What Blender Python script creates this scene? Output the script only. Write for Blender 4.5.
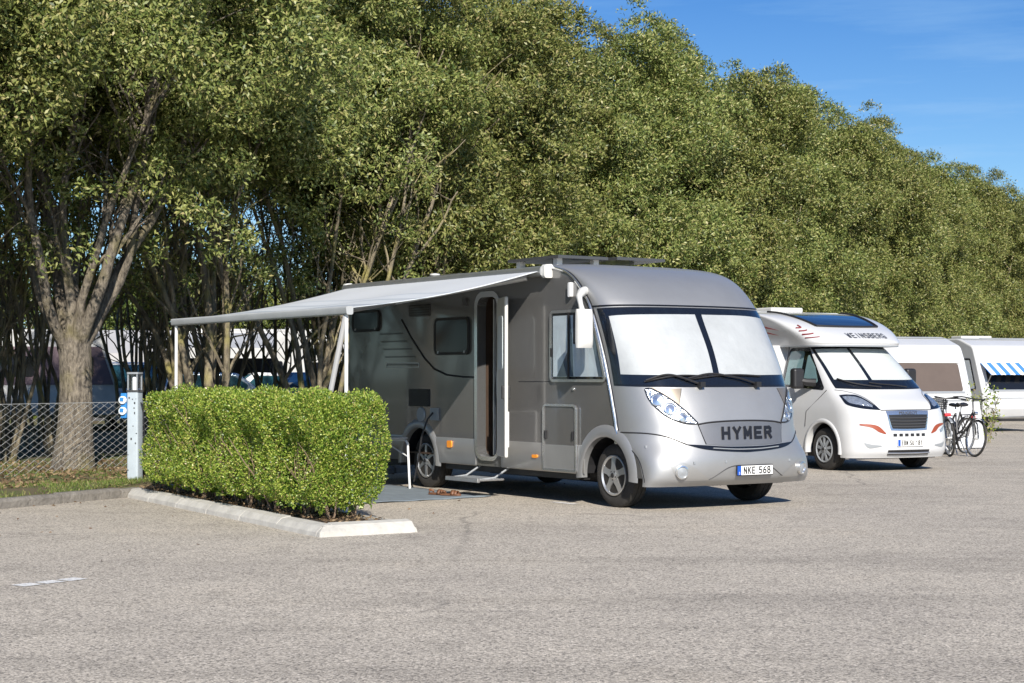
import bpy, bmesh, math, random
import numpy as np
from mathutils import Vector, Matrix, Euler

# ------------------------------------------------------------------ clean
for o in list(bpy.data.objects):
    bpy.data.objects.remove(o, do_unlink=True)
scene = bpy.context.scene
COL = scene.collection
PI = math.pi
R = math.radians

# ------------------------------------------------------------------ camera
cam_d = bpy.data.cameras.new('camera')
cam_d.sensor_width = 36.0
cam_d.lens = 36.0 * 1692.0 / 1024.0
cam_d.shift_y = 35.3 / 1024.0
cam_d.clip_start = 0.1
cam_d.clip_end = 3000
cam = bpy.data.objects.new('camera', cam_d)
COL.objects.link(cam)
cam.location = (0, 0, 1.465)
cam.rotation_euler = (R(90), 0, 0)
scene.camera = cam

# ------------------------------------------------------------------ sun and sky
SUN_TO = Vector((0.441, -2.469, 1.50)).normalized()
SUN_EL = math.asin(SUN_TO.z)
SUN_ROT = math.atan2(SUN_TO.x, SUN_TO.y)
world = bpy.data.worlds.new('World')
scene.world = world
world.use_nodes = True
wn = world.node_tree
wn.nodes.clear()
w_out = wn.nodes.new('ShaderNodeOutputWorld')
w_bg = wn.nodes.new('ShaderNodeBackground')
w_sky = wn.nodes.new('ShaderNodeTexSky')
w_sky.sky_type = 'NISHITA'
w_sky.sun_disc = False
w_sky.sun_elevation = SUN_EL
w_sky.sun_rotation = SUN_ROT
w_sky.altitude = 0
w_sky.air_density = 1.0
w_sky.dust_density = 0.25
w_sky.ozone_density = 4.5
w_bg.inputs['Strength'].default_value = 0.095
# thin streaks of high cloud
w_tc = wn.nodes.new('ShaderNodeTexCoord')
w_map = wn.nodes.new('ShaderNodeMapping')
w_map.inputs['Scale'].default_value = (3.0, 3.0, 30.0)
w_map.inputs['Rotation'].default_value = (0, R(3), 0)
w_noi = wn.nodes.new('ShaderNodeTexNoise')
w_noi.inputs['Scale'].default_value = 1.6
w_noi.inputs['Detail'].default_value = 8
w_noi.inputs['Roughness'].default_value = 0.6
w_rmp = wn.nodes.new('ShaderNodeValToRGB')
w_rmp.color_ramp.elements[0].position = 0.50
w_rmp.color_ramp.elements[0].color = (0, 0, 0, 1)
w_rmp.color_ramp.elements[1].position = 0.80
w_rmp.color_ramp.elements[1].color = (0.42, 0.42, 0.42, 1)
w_mix = wn.nodes.new('ShaderNodeMixRGB')
w_mix.inputs['Color2'].default_value = (7.0, 7.6, 8.4, 1)
wn.links.new(w_tc.outputs['Generated'], w_map.inputs['Vector'])
wn.links.new(w_map.outputs['Vector'], w_noi.inputs['Vector'])
wn.links.new(w_noi.outputs['Fac'], w_rmp.inputs['Fac'])
wn.links.new(w_rmp.outputs['Color'], w_mix.inputs['Fac'])
wn.links.new(w_sky.outputs['Color'], w_mix.inputs['Color1'])
w_tint = wn.nodes.new('ShaderNodeMixRGB')
w_tint.blend_type = 'MULTIPLY'
w_tint.inputs['Fac'].default_value = 1.0
w_sep = wn.nodes.new('ShaderNodeSeparateXYZ')
wn.links.new(w_tc.outputs['Generated'], w_sep.inputs[0])
w_grad = wn.nodes.new('ShaderNodeValToRGB')
w_grad.color_ramp.elements[0].position = 0.10
w_grad.color_ramp.elements[0].color = (0.50, 0.62, 0.72, 1)
w_grad.color_ramp.elements[1].position = 0.24
w_grad.color_ramp.elements[1].color = (0.24, 0.44, 0.66, 1)
wn.links.new(w_sep.outputs['Z'], w_grad.inputs['Fac'])
wn.links.new(w_grad.outputs['Color'], w_tint.inputs['Color2'])
wn.links.new(w_mix.outputs['Color'], w_tint.inputs['Color1'])
wn.links.new(w_tint.outputs['Color'], w_bg.inputs['Color'])
wn.links.new(w_bg.outputs['Background'], w_out.inputs['Surface'])

sun_d = bpy.data.lights.new('sun', 'SUN')
sun_d.energy = 4.2
sun_d.angle = R(0.53)
sun_d.color = (1.0, 0.93, 0.83)
sun = bpy.data.objects.new('sun', sun_d)
COL.objects.link(sun)
sun.location = (5, -20, 30)
sun.rotation_euler = SUN_TO.to_track_quat('Z', 'Y').to_euler()

scene.view_settings.view_transform = 'Standard'
scene.view_settings.look = 'None'
scene.view_settings.exposure = 0.80
scene.view_settings.gamma = 1.0
scene.view_settings.use_curve_mapping = False

# ------------------------------------------------------------------ materials
def pbr(name, col, rough=0.5, metal=0.0, coat=0.0, spec=0.5, var=0.0, vscale=3.0, bump=0.0, bscale=40.0, dirt=None):
    m = bpy.data.materials.new(name)
    m.use_nodes = True
    nt = m.node_tree
    b = nt.nodes['Principled BSDF']
    b.inputs['Base Color'].default_value = (*col, 1)
    b.inputs['Roughness'].default_value = rough
    b.inputs['Metallic'].default_value = metal
    b.inputs['Coat Weight'].default_value = coat
    b.inputs['Coat Roughness'].default_value = 0.06
    b.inputs['Specular IOR Level'].default_value = spec
    if var > 0 or bump > 0:
        tc = nt.nodes.new('ShaderNodeTexCoord')
    if var > 0:
        n = nt.nodes.new('ShaderNodeTexNoise')
        n.inputs['Scale'].default_value = vscale
        n.inputs['Detail'].default_value = 6
        n.inputs['Roughness'].default_value = 0.65
        nt.links.new(tc.outputs['Object'], n.inputs['Vector'])
        r = nt.nodes.new('ShaderNodeValToRGB')
        r.color_ramp.elements[0].position = 0.3
        r.color_ramp.elements[1].position = 0.7
        d = dirt if dirt else tuple(c * (1 - var) for c in col)
        r.color_ramp.elements[0].color = (*d, 1)
        r.color_ramp.elements[1].color = (*[min(1, c * (1 + var * 0.4)) for c in col], 1)
        nt.links.new(n.outputs['Fac'], r.inputs['Fac'])
        nt.links.new(r.outputs['Color'], b.inputs['Base Color'])
        mr = nt.nodes.new('ShaderNodeMapRange')
        mr.inputs['To Min'].default_value = max(0.02, rough * (1 + var * 0.5))
        mr.inputs['To Max'].default_value = max(0.02, rough * (1 - var * 0.3))
        nt.links.new(n.outputs['Fac'], mr.inputs['Value'])
        nt.links.new(mr.outputs['Result'], b.inputs['Roughness'])
    if bump > 0:
        n2 = nt.nodes.new('ShaderNodeTexNoise')
        n2.inputs['Scale'].default_value = bscale
        n2.inputs['Detail'].default_value = 5
        nt.links.new(tc.outputs['Object'], n2.inputs['Vector'])
        bp = nt.nodes.new('ShaderNodeBump')
        bp.inputs['Strength'].default_value = bump
        bp.inputs['Distance'].default_value = 0.02
        nt.links.new(n2.outputs['Fac'], bp.inputs['Height'])
        nt.links.new(bp.outputs['Normal'], b.inputs['Normal'])
    return m

def glass_mat(name, tint=(0.75, 0.85, 0.88), rough=0.01, refl=1.0):
    m = bpy.data.materials.new(name)
    m.use_nodes = True
    nt = m.node_tree
    nt.nodes.clear()
    o = nt.nodes.new('ShaderNodeOutputMaterial')
    t = nt.nodes.new('ShaderNodeBsdfTransparent')
    t.inputs['Color'].default_value = (*tint, 1)
    g = nt.nodes.new('ShaderNodeBsdfGlossy')
    g.inputs['Roughness'].default_value = rough
    f = nt.nodes.new('ShaderNodeFresnel')
    gm = nt.nodes.new('ShaderNodeNewGeometry')
    ir = nt.nodes.new('ShaderNodeMapRange')      # the same reflectance from either side of the pane
    ir.inputs['To Min'].default_value = 1.5
    ir.inputs['To Max'].default_value = 1 / 1.5
    nt.links.new(gm.outputs['Backfacing'], ir.inputs['Value'])
    nt.links.new(ir.outputs['Result'], f.inputs['IOR'])
    mx = nt.nodes.new('ShaderNodeMixShader')
    mu = nt.nodes.new('ShaderNodeMath')
    mu.operation = 'MULTIPLY'
    mu.inputs[1].default_value = refl
    nt.links.new(f.outputs['Fac'], mu.inputs[0])
    nt.links.new(mu.outputs[0], mx.inputs['Fac'])
    nt.links.new(t.outputs[0], mx.inputs[1])
    nt.links.new(g.outputs[0], mx.inputs[2])
    nt.links.new(mx.outputs[0], o.inputs['Surface'])
    return m

def leaf_mat(name, stops, rough=0.42, transl=0.28, spec=0.5, tone=0.16):
    """stops: list of (pos, rgb) over a value that is random for each leaf"""
    m = bpy.data.materials.new(name)
    m.use_nodes = True
    nt = m.node_tree
    b = nt.nodes['Principled BSDF']
    o = nt.nodes['Material Output']
    g = nt.nodes.new('ShaderNodeNewGeometry')
    r = nt.nodes.new('ShaderNodeValToRGB')
    while len(r.color_ramp.elements) < len(stops):
        r.color_ramp.elements.new(0.5)
    for e, (p, c) in zip(r.color_ramp.elements, stops):
        e.position = p
        e.color = (*c, 1)
    nt.links.new(g.outputs['Random Per Island'], r.inputs['Fac'])
    oi = nt.nodes.new('ShaderNodeObjectInfo')
    mr = nt.nodes.new('ShaderNodeMapRange')
    mr.inputs['To Min'].default_value = 1 - tone
    mr.inputs['To Max'].default_value = 1 + tone
    nt.links.new(oi.outputs['Random'], mr.inputs['Value'])
    mh_ = nt.nodes.new('ShaderNodeMapRange')
    mh_.inputs['To Min'].default_value = .5 - tone * .09
    mh_.inputs['To Max'].default_value = .5 + tone * .09
    nt.links.new(oi.outputs['Random'], mh_.inputs['Value'])
    h0 = nt.nodes.new('ShaderNodeHueSaturation')
    nt.links.new(mr.outputs['Result'], h0.inputs['Value'])
    nt.links.new(mh_.outputs['Result'], h0.inputs['Hue'])
    nt.links.new(r.outputs['Color'], h0.inputs['Color'])
    r = h0
    nt.links.new(r.outputs['Color'], b.inputs['Base Color'])
    b.inputs['Roughness'].default_value = rough
    b.inputs['Specular IOR Level'].default_value = spec
    t = nt.nodes.new('ShaderNodeBsdfTranslucent')
    hs = nt.nodes.new('ShaderNodeHueSaturation')
    hs.inputs['Value'].default_value = 1.25
    hs.inputs['Saturation'].default_value = 1.15
    nt.links.new(r.outputs['Color'], hs.inputs['Color'])
    nt.links.new(hs.outputs['Color'], t.inputs['Color'])
    mx = nt.nodes.new('ShaderNodeMixShader')
    mx.inputs['Fac'].default_value = transl
    nt.links.new(b.outputs[0], mx.inputs[1])
    nt.links.new(t.outputs[0], mx.inputs[2])
    nt.links.new(mx.outputs[0], o.inputs['Surface'])
    return m

def bark_mat(name, c1, c2, c3, scale=9.0):
    m = bpy.data.materials.new(name)
    m.use_nodes = True
    nt = m.node_tree
    b = nt.nodes['Principled BSDF']
    b.inputs['Roughness'].default_value = 0.85
    tc = nt.nodes.new('ShaderNodeTexCoord')
    mp = nt.nodes.new('ShaderNodeMapping')
    mp.inputs['Scale'].default_value = (1, 1, 0.35)
    nt.links.new(tc.outputs['Object'], mp.inputs['Vector'])
    n = nt.nodes.new('ShaderNodeTexNoise')
    n.inputs['Scale'].default_value = scale
    n.inputs['Detail'].default_value = 9
    n.inputs['Roughness'].default_value = 0.7
    nt.links.new(mp.outputs[0], n.inputs['Vector'])
    r = nt.nodes.new('ShaderNodeValToRGB')
    r.color_ramp.elements[0].position = 0.36
    r.color_ramp.elements[0].color = (*c1, 1)
    r.color_ramp.elements[1].position = 0.64
    r.color_ramp.elements[1].color = (*c2, 1)
    nt.links.new(n.outputs['Fac'], r.inputs['Fac'])
    n2 = nt.nodes.new('ShaderNodeTexNoise')
    n2.inputs['Scale'].default_value = 1.7
    n2.inputs['Detail'].default_value = 5
    nt.links.new(tc.outputs['Object'], n2.inputs['Vector'])
    r2 = nt.nodes.new('ShaderNodeValToRGB')
    r2.color_ramp.elements[0].position = 0.52
    r2.color_ramp.elements[0].color = (0, 0, 0, 1)
    r2.color_ramp.elements[1].position = 0.68
    r2.color_ramp.elements[1].color = (0.8, 0.8, 0.8, 1)
    nt.links.new(n2.outputs['Fac'], r2.inputs['Fac'])
    mx = nt.nodes.new('ShaderNodeMixRGB')
    mx.inputs['Color2'].default_value = (*c3, 1)
    nt.links.new(r2.outputs['Color'], mx.inputs['Fac'])
    nt.links.new(r.outputs['Color'], mx.inputs['Color1'])
    nt.links.new(mx.outputs['Color'], b.inputs['Base Color'])
    bp = nt.nodes.new('ShaderNodeBump')
    bp.inputs['Strength'].default_value = 1.0
    bp.inputs['Distance'].default_value = 0.05
    nt.links.new(n.outputs['Fac'], bp.inputs['Height'])
    nt.links.new(bp.outputs['Normal'], b.inputs['Normal'])
    return m

M = {}
M['silver'] = pbr('silver_paint', (0.38, 0.385, 0.39), 0.44, 0.6, 0.22, var=0.10, vscale=1.2)
M['silver_skirt'] = pbr('silver_skirt', (0.40, 0.40, 0.395), 0.36, 0.6, 0.3, var=0.10, vscale=1.6)
M['grey_side'] = pbr('anthracite_paint', (0.165, 0.163, 0.160), 0.20, 0.45, 0.9, var=0.08, vscale=1.1)
M['grey_dark'] = pbr('dark_grey_paint', (0.075, 0.075, 0.077), 0.35, 0.3, 0.4)
M['chrome'] = pbr('bright_trim', (0.72, 0.73, 0.74), 0.18, 0.9)
M['alu'] = pbr('aluminium', (0.55, 0.56, 0.57), 0.38, 0.85, var=0.12, vscale=4)
M['alu_white'] = pbr('white_aluminium', (0.72, 0.73, 0.74), 0.4, 0.1)
M['black'] = pbr('black_plastic', (0.018, 0.018, 0.02), 0.45, 0, var=0.2, vscale=6)
M['gloss_black'] = pbr('gloss_black', (0.010, 0.012, 0.017), 0.10, 0, 0.1, 0.4)
M['rubber'] = pbr('tyre_rubber', (0.035, 0.033, 0.031), 0.8, 0, var=0.35, vscale=9, bump=0.3, bscale=60)
M['dark'] = pbr('dark_interior', (0.02, 0.018, 0.016), 0.8)
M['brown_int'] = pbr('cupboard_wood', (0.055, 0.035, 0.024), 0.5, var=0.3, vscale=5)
M['white'] = pbr('white_gelcoat', (0.57, 0.58, 0.59), 0.22, 0, 0.4, var=0.05, vscale=1.3)
M['white_dull'] = pbr('weathered_white', (0.60, 0.60, 0.58), 0.4, 0, 0.1, var=0.10, vscale=1.5)
M['grey_roof'] = pbr('grey_roof', (0.42, 0.44, 0.45), 0.5, 0, var=0.15, vscale=2)
M['grey_trim'] = pbr('grey_trim', (0.30, 0.32, 0.34), 0.4, 0.2)
M['shade_w'] = pbr('silver_sun_screen', (0.50, 0.51, 0.515), 0.6, 0.1, var=0.14, vscale=2.2, bump=1.0, bscale=3.2)
M['shade_v'] = pbr('pale_pleated_screen', (0.60, 0.625, 0.61), 0.6, 0, var=0.05, vscale=3)
M['blind_blue'] = pbr('blue_grey_blind', (0.66, 0.72, 0.76), 0.7, 0, var=0.15, vscale=3)
M['blind_dark'] = pbr('dark_curtain', (0.10, 0.135, 0.17), 0.7, 0)
M['grille_grey'] = pbr('grille_grey', (0.26, 0.26, 0.265), 0.42, 0.7, var=0.08, vscale=6)
M['glass'] = glass_mat('clear_glass', (0.95, 0.965, 0.97))
M['glass_blue'] = glass_mat('tinted_glass', (0.72, 0.82, 0.88), 0.01, 1.1)
M['lamp_glass'] = glass_mat('lamp_glass', (0.95, 0.97, 1.0), 0.02, 1.0)
M['lamp_in'] = pbr('lamp_reflector', (0.70, 0.74, 0.78), 0.22, 0.75, var=0.35, vscale=16, bump=1.0, bscale=22)
M['bronze'] = pbr('bronze_panel', (0.23, 0.20, 0.165), 0.35, 0.5)
M['plate_w'] = pbr('plate_white', (0.80, 0.80, 0.78), 0.35)
M['plate_b'] = pbr('plate_blue', (0.01, 0.08, 0.42), 0.35)
M['ink'] = pbr('black_lettering', (0.01, 0.01, 0.012), 0.4)
M['amber'] = pbr('amber_lens', (0.85, 0.30, 0.03), 0.2, 0, 0.5)
M['red'] = pbr('red_lens', (0.60, 0.03, 0.04), 0.2, 0, 0.5)
M['orange'] = pbr('orange_red_trim', (0.27, 0.055, 0.02), 0.35)
M['maroon'] = pbr('maroon_emblem', (0.20, 0.03, 0.035), 0.4)
M['pv'] = pbr('solar_cells', (0.02, 0.028, 0.05), 0.15, 0, 0.6)
M['sky_glass'] = pbr('dark_roof_glass', (0.010, 0.020, 0.045), 0.05, 0, 1.0)
M['brown_glass'] = pbr('brown_tinted_window', (0.125, 0.098, 0.080), 0.16, 0, 0.3, var=0.12, vscale=1.5)
M['concrete'] = pbr('pale_concrete', (0.50, 0.485, 0.445), 0.85, 0, var=0.26, vscale=5.0, bump=0.4, bscale=45)
M['kerb'] = pbr('old_grey_kerb', (0.20, 0.185, 0.165), 0.9, 0, var=0.40, vscale=7, bump=0.8, bscale=25)
M['galv'] = pbr('galvanised_wire', (0.60, 0.61, 0.60), 0.45, 0.5)
M['mat'] = pbr('woven_ground_mat', (0.17, 0.205, 0.235), 0.9, 0, var=0.2, vscale=5, bump=0.3, bscale=120)
M['leather'] = pbr('brown_leather', (0.16, 0.07, 0.035), 0.55, 0, var=0.2, vscale=20)
M['ped_grey'] = pbr('pale_pedestal_paint', (0.42, 0.48, 0.52), 0.4, 0.0, var=0.12, vscale=6)
M['ped_blue'] = pbr('socket_blue', (0.03, 0.20, 0.50), 0.4)
M['ped_white'] = pbr('socket_white', (0.75, 0.80, 0.84), 0.4)
M['twig'] = pbr('dry_twigs', (0.24, 0.17, 0.115), 0.9, 0, var=0.3, vscale=12)
M['green_cloth'] = pbr('green_cloth', (0.05, 0.22, 0.12), 0.8)
M['purple'] = pbr('mauve_brown_panel', (0.15, 0.105, 0.125), 0.6, 0, var=0.15, vscale=1)
M['tent_grey'] = pbr('grey_tent_cloth', (0.42, 0.42, 0.43), 0.8, 0, var=0.1, vscale=1)
M['tent_dark'] = pbr('charcoal_tent_cloth', (0.05, 0.05, 0.055), 0.8)
M['car_white'] = pbr('white_car_paint', (0.70, 0.72, 0.73), 0.2, 0, 0.6)
M['car_blue'] = pbr('pale_blue_car_paint', (0.38, 0.48, 0.56), 0.2, 0.3, 0.6)
M['car_red'] = pbr('dark_red_car_paint', (0.22, 0.03, 0.04), 0.2, 0.1, 0.7)
M['car_navy'] = pbr('dark_blue_car_paint', (0.03, 0.05, 0.10), 0.2, 0.1, 0.7)
M['car_teal'] = pbr('teal_glass', (0.02, 0.075, 0.10), 0.08, 0, 0.6)
M['bark'] = bark_mat('bark', (0.070, 0.057, 0.040), (0.31, 0.265, 0.18), (0.30, 0.27, 0.075))
M['bark_pale'] = bark_mat('pale_bark', (0.060, 0.050, 0.040), (0.29, 0.25, 0.195), (0.20, 0.175, 0.08), 24.0)
M['leaf'] = leaf_mat('leaves', [(0.0, (0.042, 0.068, 0.018)), (0.22, (0.120, 0.158, 0.040)), (0.58, (0.215, 0.240, 0.068)), (0.88, (0.32, 0.325, 0.112)), (1.0, (0.37, 0.315, 0.15))], 0.45, 0.24, 0.4, 0.10)
M['leaf_low'] = leaf_mat('undergrowth_leaves', [(0.0, (0.050, 0.080, 0.018)), (0.5, (0.12, 0.165, 0.035)), (1.0, (0.23, 0.25, 0.06))])
M['leaf_hedge'] = leaf_mat('hedge_leaves', [(0.0, (0.042, 0.100, 0.013)), (0.28, (0.15, 0.255, 0.034)), (0.70, (0.34, 0.44, 0.072)), (0.92, (0.50, 0.53, 0.13)), (1.0, (0.42, 0.31, 0.15))], 0.38, 0.3)
M['grass'] = leaf_mat('grass_blades', [(0.0, (0.075, 0.13, 0.02)), (0.6, (0.16, 0.22, 0.04)), (0.85, (0.25, 0.25, 0.08)), (1.0, (0.34, 0.27, 0.13))], 0.6, 0.3)
M['dry_leaf'] = leaf_mat('fallen_leaves', [(0.0, (0.12, 0.075, 0.04)), (0.6, (0.22, 0.15, 0.08)), (1.0, (0.34, 0.25, 0.14))], 0.7, 0.15)

def stripe_mat(name, ca, cb, axis, period):
    m = bpy.data.materials.new(name)
    m.use_nodes = True
    nt = m.node_tree
    b = nt.nodes['Principled BSDF']
    b.inputs['Roughness'].default_value = 0.75
    tc = nt.nodes.new('ShaderNodeTexCoord')
    sp = nt.nodes.new('ShaderNodeSeparateXYZ')
    nt.links.new(tc.outputs['Object'], sp.inputs[0])
    md = nt.nodes.new('ShaderNodeMath')
    md.operation = 'PINGPONG'
    md.inputs[1].default_value = period / 2
    nt.links.new(sp.outputs[axis], md.inputs[0])
    gt = nt.nodes.new('ShaderNodeMath')
    gt.operation = 'GREATER_THAN'
    gt.inputs[1].default_value = period / 4
    nt.links.new(md.outputs[0], gt.inputs[0])
    mx = nt.nodes.new('ShaderNodeMixRGB')
    mx.inputs['Color1'].default_value = (*ca, 1)
    mx.inputs['Color2'].default_value = (*cb, 1)
    nt.links.new(gt.outputs[0], mx.inputs['Fac'])
    nt.links.new(mx.outputs[0], b.inputs['Base Color'])
    return m
M['stripe_blue'] = stripe_mat('blue_white_stripes', (0.82, 0.83, 0.84), (0.05, 0.20, 0.55), 'Y', 0.30)

def awning_mat():
    m = bpy.data.materials.new('awning_cloth')
    m.use_nodes = True
    nt = m.node_tree
    b = nt.nodes['Principled BSDF']
    o = nt.nodes['Material Output']
    b.inputs['Roughness'].default_value = 0.55
    tc = nt.nodes.new('ShaderNodeTexCoord')
    sp = nt.nodes.new('ShaderNodeSeparateXYZ')
    nt.links.new(tc.outputs['Object'], sp.inputs[0])
    mr = nt.nodes.new('ShaderNodeMapRange')
    mr.inputs['From Min'].default_value = -1.2
    mr.inputs['From Max'].default_value = -3.8
    nt.links.new(sp.outputs['Y'], mr.inputs['Value'])
    r = nt.nodes.new('ShaderNodeValToRGB')
    r.color_ramp.interpolation = 'CONSTANT'
    cols = [(0.0, (0.68, 0.71, 0.74)), (0.46, (0.54, 0.59, 0.64)), (0.49, (0.68, 0.72, 0.76)), (0.62, (0.49, 0.54, 0.59)), (0.66, (0.66, 0.70, 0.73)), (0.80, (0.44, 0.49, 0.54)), (0.86, (0.61, 0.65, 0.68))]
    while len(r.color_ramp.elements) < len(cols):
        r.color_ramp.elements.new(0.5)
    for e, (p, c) in zip(r.color_ramp.elements, cols):
        e.position = p
        e.color = (*c, 1)
    nt.links.new(mr.outputs[0], r.inputs['Fac'])
    nt.links.new(r.outputs['Color'], b.inputs['Base Color'])
    t = nt.nodes.new('ShaderNodeBsdfTranslucent')
    t.inputs['Color'].default_value = (0.6, 0.62, 0.64, 1)
    mx = nt.nodes.new('ShaderNodeMixShader')
    mx.inputs['Fac'].default_value = 0.18
    nt.links.new(b.outputs[0], mx.inputs[1])
    nt.links.new(t.outputs[0], mx.inputs[2])
    nt.links.new(mx.outputs[0], o.inputs['Surface'])
    return m
M['awning'] = awning_mat()

def asphalt_mat():
    m = bpy.data.materials.new('weathered_asphalt')
    m.use_nodes = True
    nt = m.node_tree
    L = nt.links.new
    b = nt.nodes['Principled BSDF']
    b.inputs['Roughness'].default_value = 0.88
    b.inputs['Specular IOR Level'].default_value = 0.3
    tc = nt.nodes.new('ShaderNodeTexCoord')
    def noise(s, d=4, ro=0.6, vec=None):
        n = nt.nodes.new('ShaderNodeTexNoise')
        n.inputs['Scale'].default_value = s
        n.inputs['Detail'].default_value = d
        n.inputs['Roughness'].default_value = ro
        L(vec if vec else tc.outputs['Object'], n.inputs['Vector'])
        return n
    def ramp(src, stops):
        r = nt.nodes.new('ShaderNodeValToRGB')
        while len(r.color_ramp.elements) < len(stops):
            r.color_ramp.elements.new(0.5)
        for e, (p, c) in zip(r.color_ramp.elements, stops):
            e.position = p
            e.color = (*c, 1) if isinstance(c, tuple) else (c, c, c, 1)
        L(src, r.inputs['Fac'])
        return r
    def mix(mode, fac, a, c):
        x = nt.nodes.new('ShaderNodeMixRGB')
        x.blend_type = mode
        if isinstance(fac, float): x.inputs['Fac'].default_value = fac
        else: L(fac, x.inputs['Fac'])
        L(a, x.inputs['Color1'])
        if isinstance(c, tuple): x.inputs['Color2'].default_value = (*c, 1)
        else: L(c, x.inputs['Color2'])
        return x
    # stones in the binder
    v = nt.nodes.new('ShaderNodeTexVoronoi')
    v.inputs['Scale'].default_value = 78
    L(tc.outputs['Object'], v.inputs['Vector'])
    sepc = nt.nodes.new('ShaderNodeSeparateColor')
    L(v.outputs['Color'], sepc.inputs[0])
    stones = ramp(sepc.outputs[0], [(0.0, (0.17, 0.156, 0.138)), (0.13, (0.34, 0.308, 0.265)), (0.6, (0.58, 0.522, 0.437)), (0.92, (0.70, 0.634, 0.536)), (1.0, (0.82, 0.75, 0.645))])
    edge = ramp(v.outputs['Distance'], [(0.25, 1.0), (0.75, 0.62)])
    c = mix('MULTIPLY', 0.55, stones.outputs['Color'], edge.outputs['Color'])
    fine = ramp(noise(85, 6, 0.8).outputs['Fac'], [(0.38, 0.34), (0.47, 0.96), (0.70, 1.10)])
    c = mix('MULTIPLY', 0.8, c.outputs['Color'], fine.outputs['Color'])
    # broad wear and stains
    big = ramp(noise(0.35, 6, 0.62).outputs['Fac'], [(0.30, (0.86, 0.86, 0.87)), (0.55, (1.0, 1.0, 1.0)), (0.75, (1.07, 1.05, 1.02))])
    c = mix('MULTIPLY', 1.0, c.outputs['Color'], big.outputs['Color'])
    mid = ramp(noise(1.9, 6, 0.7).outputs['Fac'], [(0.30, 0.80), (0.48, 1.0), (0.72, 1.05)])
    c = mix('MULTIPLY', 0.9, c.outputs['Color'], mid.outputs['Color'])
    # tyre-worn streaks that run with the lane
    mp = nt.nodes.new('ShaderNodeMapping')
    mp.inputs['Rotation'].default_value = (0, 0, R(-62))
    mp.inputs['Scale'].default_value = (0.08, 0.9, 1)
    L(tc.outputs['Object'], mp.inputs['Vector'])
    st = ramp(noise(1.0, 5, 0.55, mp.outputs[0]).outputs['Fac'], [(0.36, 0.84), (0.47, 1.0), (0.75, 1.05)])
    c = mix('MULTIPLY', 0.8, c.outputs['Color'], st.outputs['Color'])
    # oily spots
    sp = ramp(noise(0.8, 3, 0.5).outputs['Fac'], [(0.70, 0.0), (0.80, 0.55)])
    c = mix('MIX', sp.outputs['Color'], c.outputs['Color'], (0.13, 0.125, 0.12))
    # hairline cracks
    wp = nt.nodes.new('ShaderNodeMixRGB')
    wp.blend_type = 'ADD'
    wp.inputs['Fac'].default_value = 0.55
    L(tc.outputs['Object'], wp.inputs['Color1'])
    L(noise(0.9, 6, 0.65).outputs['Color'], wp.inputs['Color2'])
    vc = nt.nodes.new('ShaderNodeTexVoronoi')
    vc.feature = 'DISTANCE_TO_EDGE'
    vc.inputs['Scale'].default_value = 0.16
    L(wp.outputs['Color'], vc.inputs['Vector'])
    ck = ramp(vc.outputs['Distance'], [(0.0, 0.5), (0.006, 0.0)])
    gate = ramp(noise(0.22, 2, 0.5).outputs['Fac'], [(0.44, 0.0), (0.52, 1.0)])
    ckg = mix('MULTIPLY', 1.0, ck.outputs['Color'], gate.outputs['Color'])
    c = mix('MIX', ckg.outputs['Color'], c.outputs['Color'], (0.13, 0.122, 0.112))
    L(c.outputs['Color'], b.inputs['Base Color'])
    bp = nt.nodes.new('ShaderNodeBump')
    bp.inputs['Strength'].default_value = 0.8
    bp.inputs['Distance'].default_value = 0.010
    L(stones.outputs['Color'], bp.inputs['Height'])
    L(bp.outputs['Normal'], b.inputs['Normal'])
    return m
M['asphalt'] = asphalt_mat()

def soil_mat(name, stops, s1=1.2, s2=30):
    m = bpy.data.materials.new(name)
    m.use_nodes = True
    nt = m.node_tree
    L = nt.links.new
    b = nt.nodes['Principled BSDF']
    b.inputs['Roughness'].default_value = 0.95
    tc = nt.nodes.new('ShaderNodeTexCoord')
    n = nt.nodes.new('ShaderNodeTexNoise')
    n.inputs['Scale'].default_value = s1
    n.inputs['Detail'].default_value = 10
    n.inputs['Roughness'].default_value = 0.75
    L(tc.outputs['Object'], n.inputs['Vector'])
    r = nt.nodes.new('ShaderNodeValToRGB')
    while len(r.color_ramp.elements) < len(stops):
        r.color_ramp.elements.new(0.5)
    for e, (p, c) in zip(r.color_ramp.elements, stops):
        e.position = p
        e.color = (*c, 1)
    L(n.outputs['Fac'], r.inputs['Fac'])
    L(r.outputs['Color'], b.inputs['Base Color'])
    n2 = nt.nodes.new('ShaderNodeTexNoise')
    n2.inputs['Scale'].default_value = s2
    n2.inputs['Detail'].default_value = 5
    L(tc.outputs['Object'], n2.inputs['Vector'])
    bp = nt.nodes.new('ShaderNodeBump')
    bp.inputs['Distance'].default_value = 0.03
    L(n2.outputs['Fac'], bp.inputs['Height'])
    L(bp.outputs['Normal'], b.inputs['Normal'])
    return m
M['lawn'] = soil_mat('lawn_soil', [(0.30, (0.075, 0.055, 0.032)), (0.45, (0.12, 0.092, 0.05)), (0.56, (0.085, 0.105, 0.028)), (0.72, (0.11, 0.135, 0.035))])
M['mulch'] = soil_mat('dark_mulch', [(0.3, (0.030, 0.021, 0.015)), (0.55, (0.075, 0.052, 0.037)), (0.75, (0.16, 0.115, 0.08))], 14, 60)
M['paint'] = soil_mat('worn_road_paint', [(0.34, (0.40, 0.38, 0.36)), (0.46, (0.74, 0.74, 0.72)), (0.7, (0.80, 0.80, 0.79))], 22, 50)

# ------------------------------------------------------------------ mesh helpers
def link(o, parent=None):
    COL.objects.link(o)
    if parent is not None:
        o.parent = parent
    return o

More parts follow.
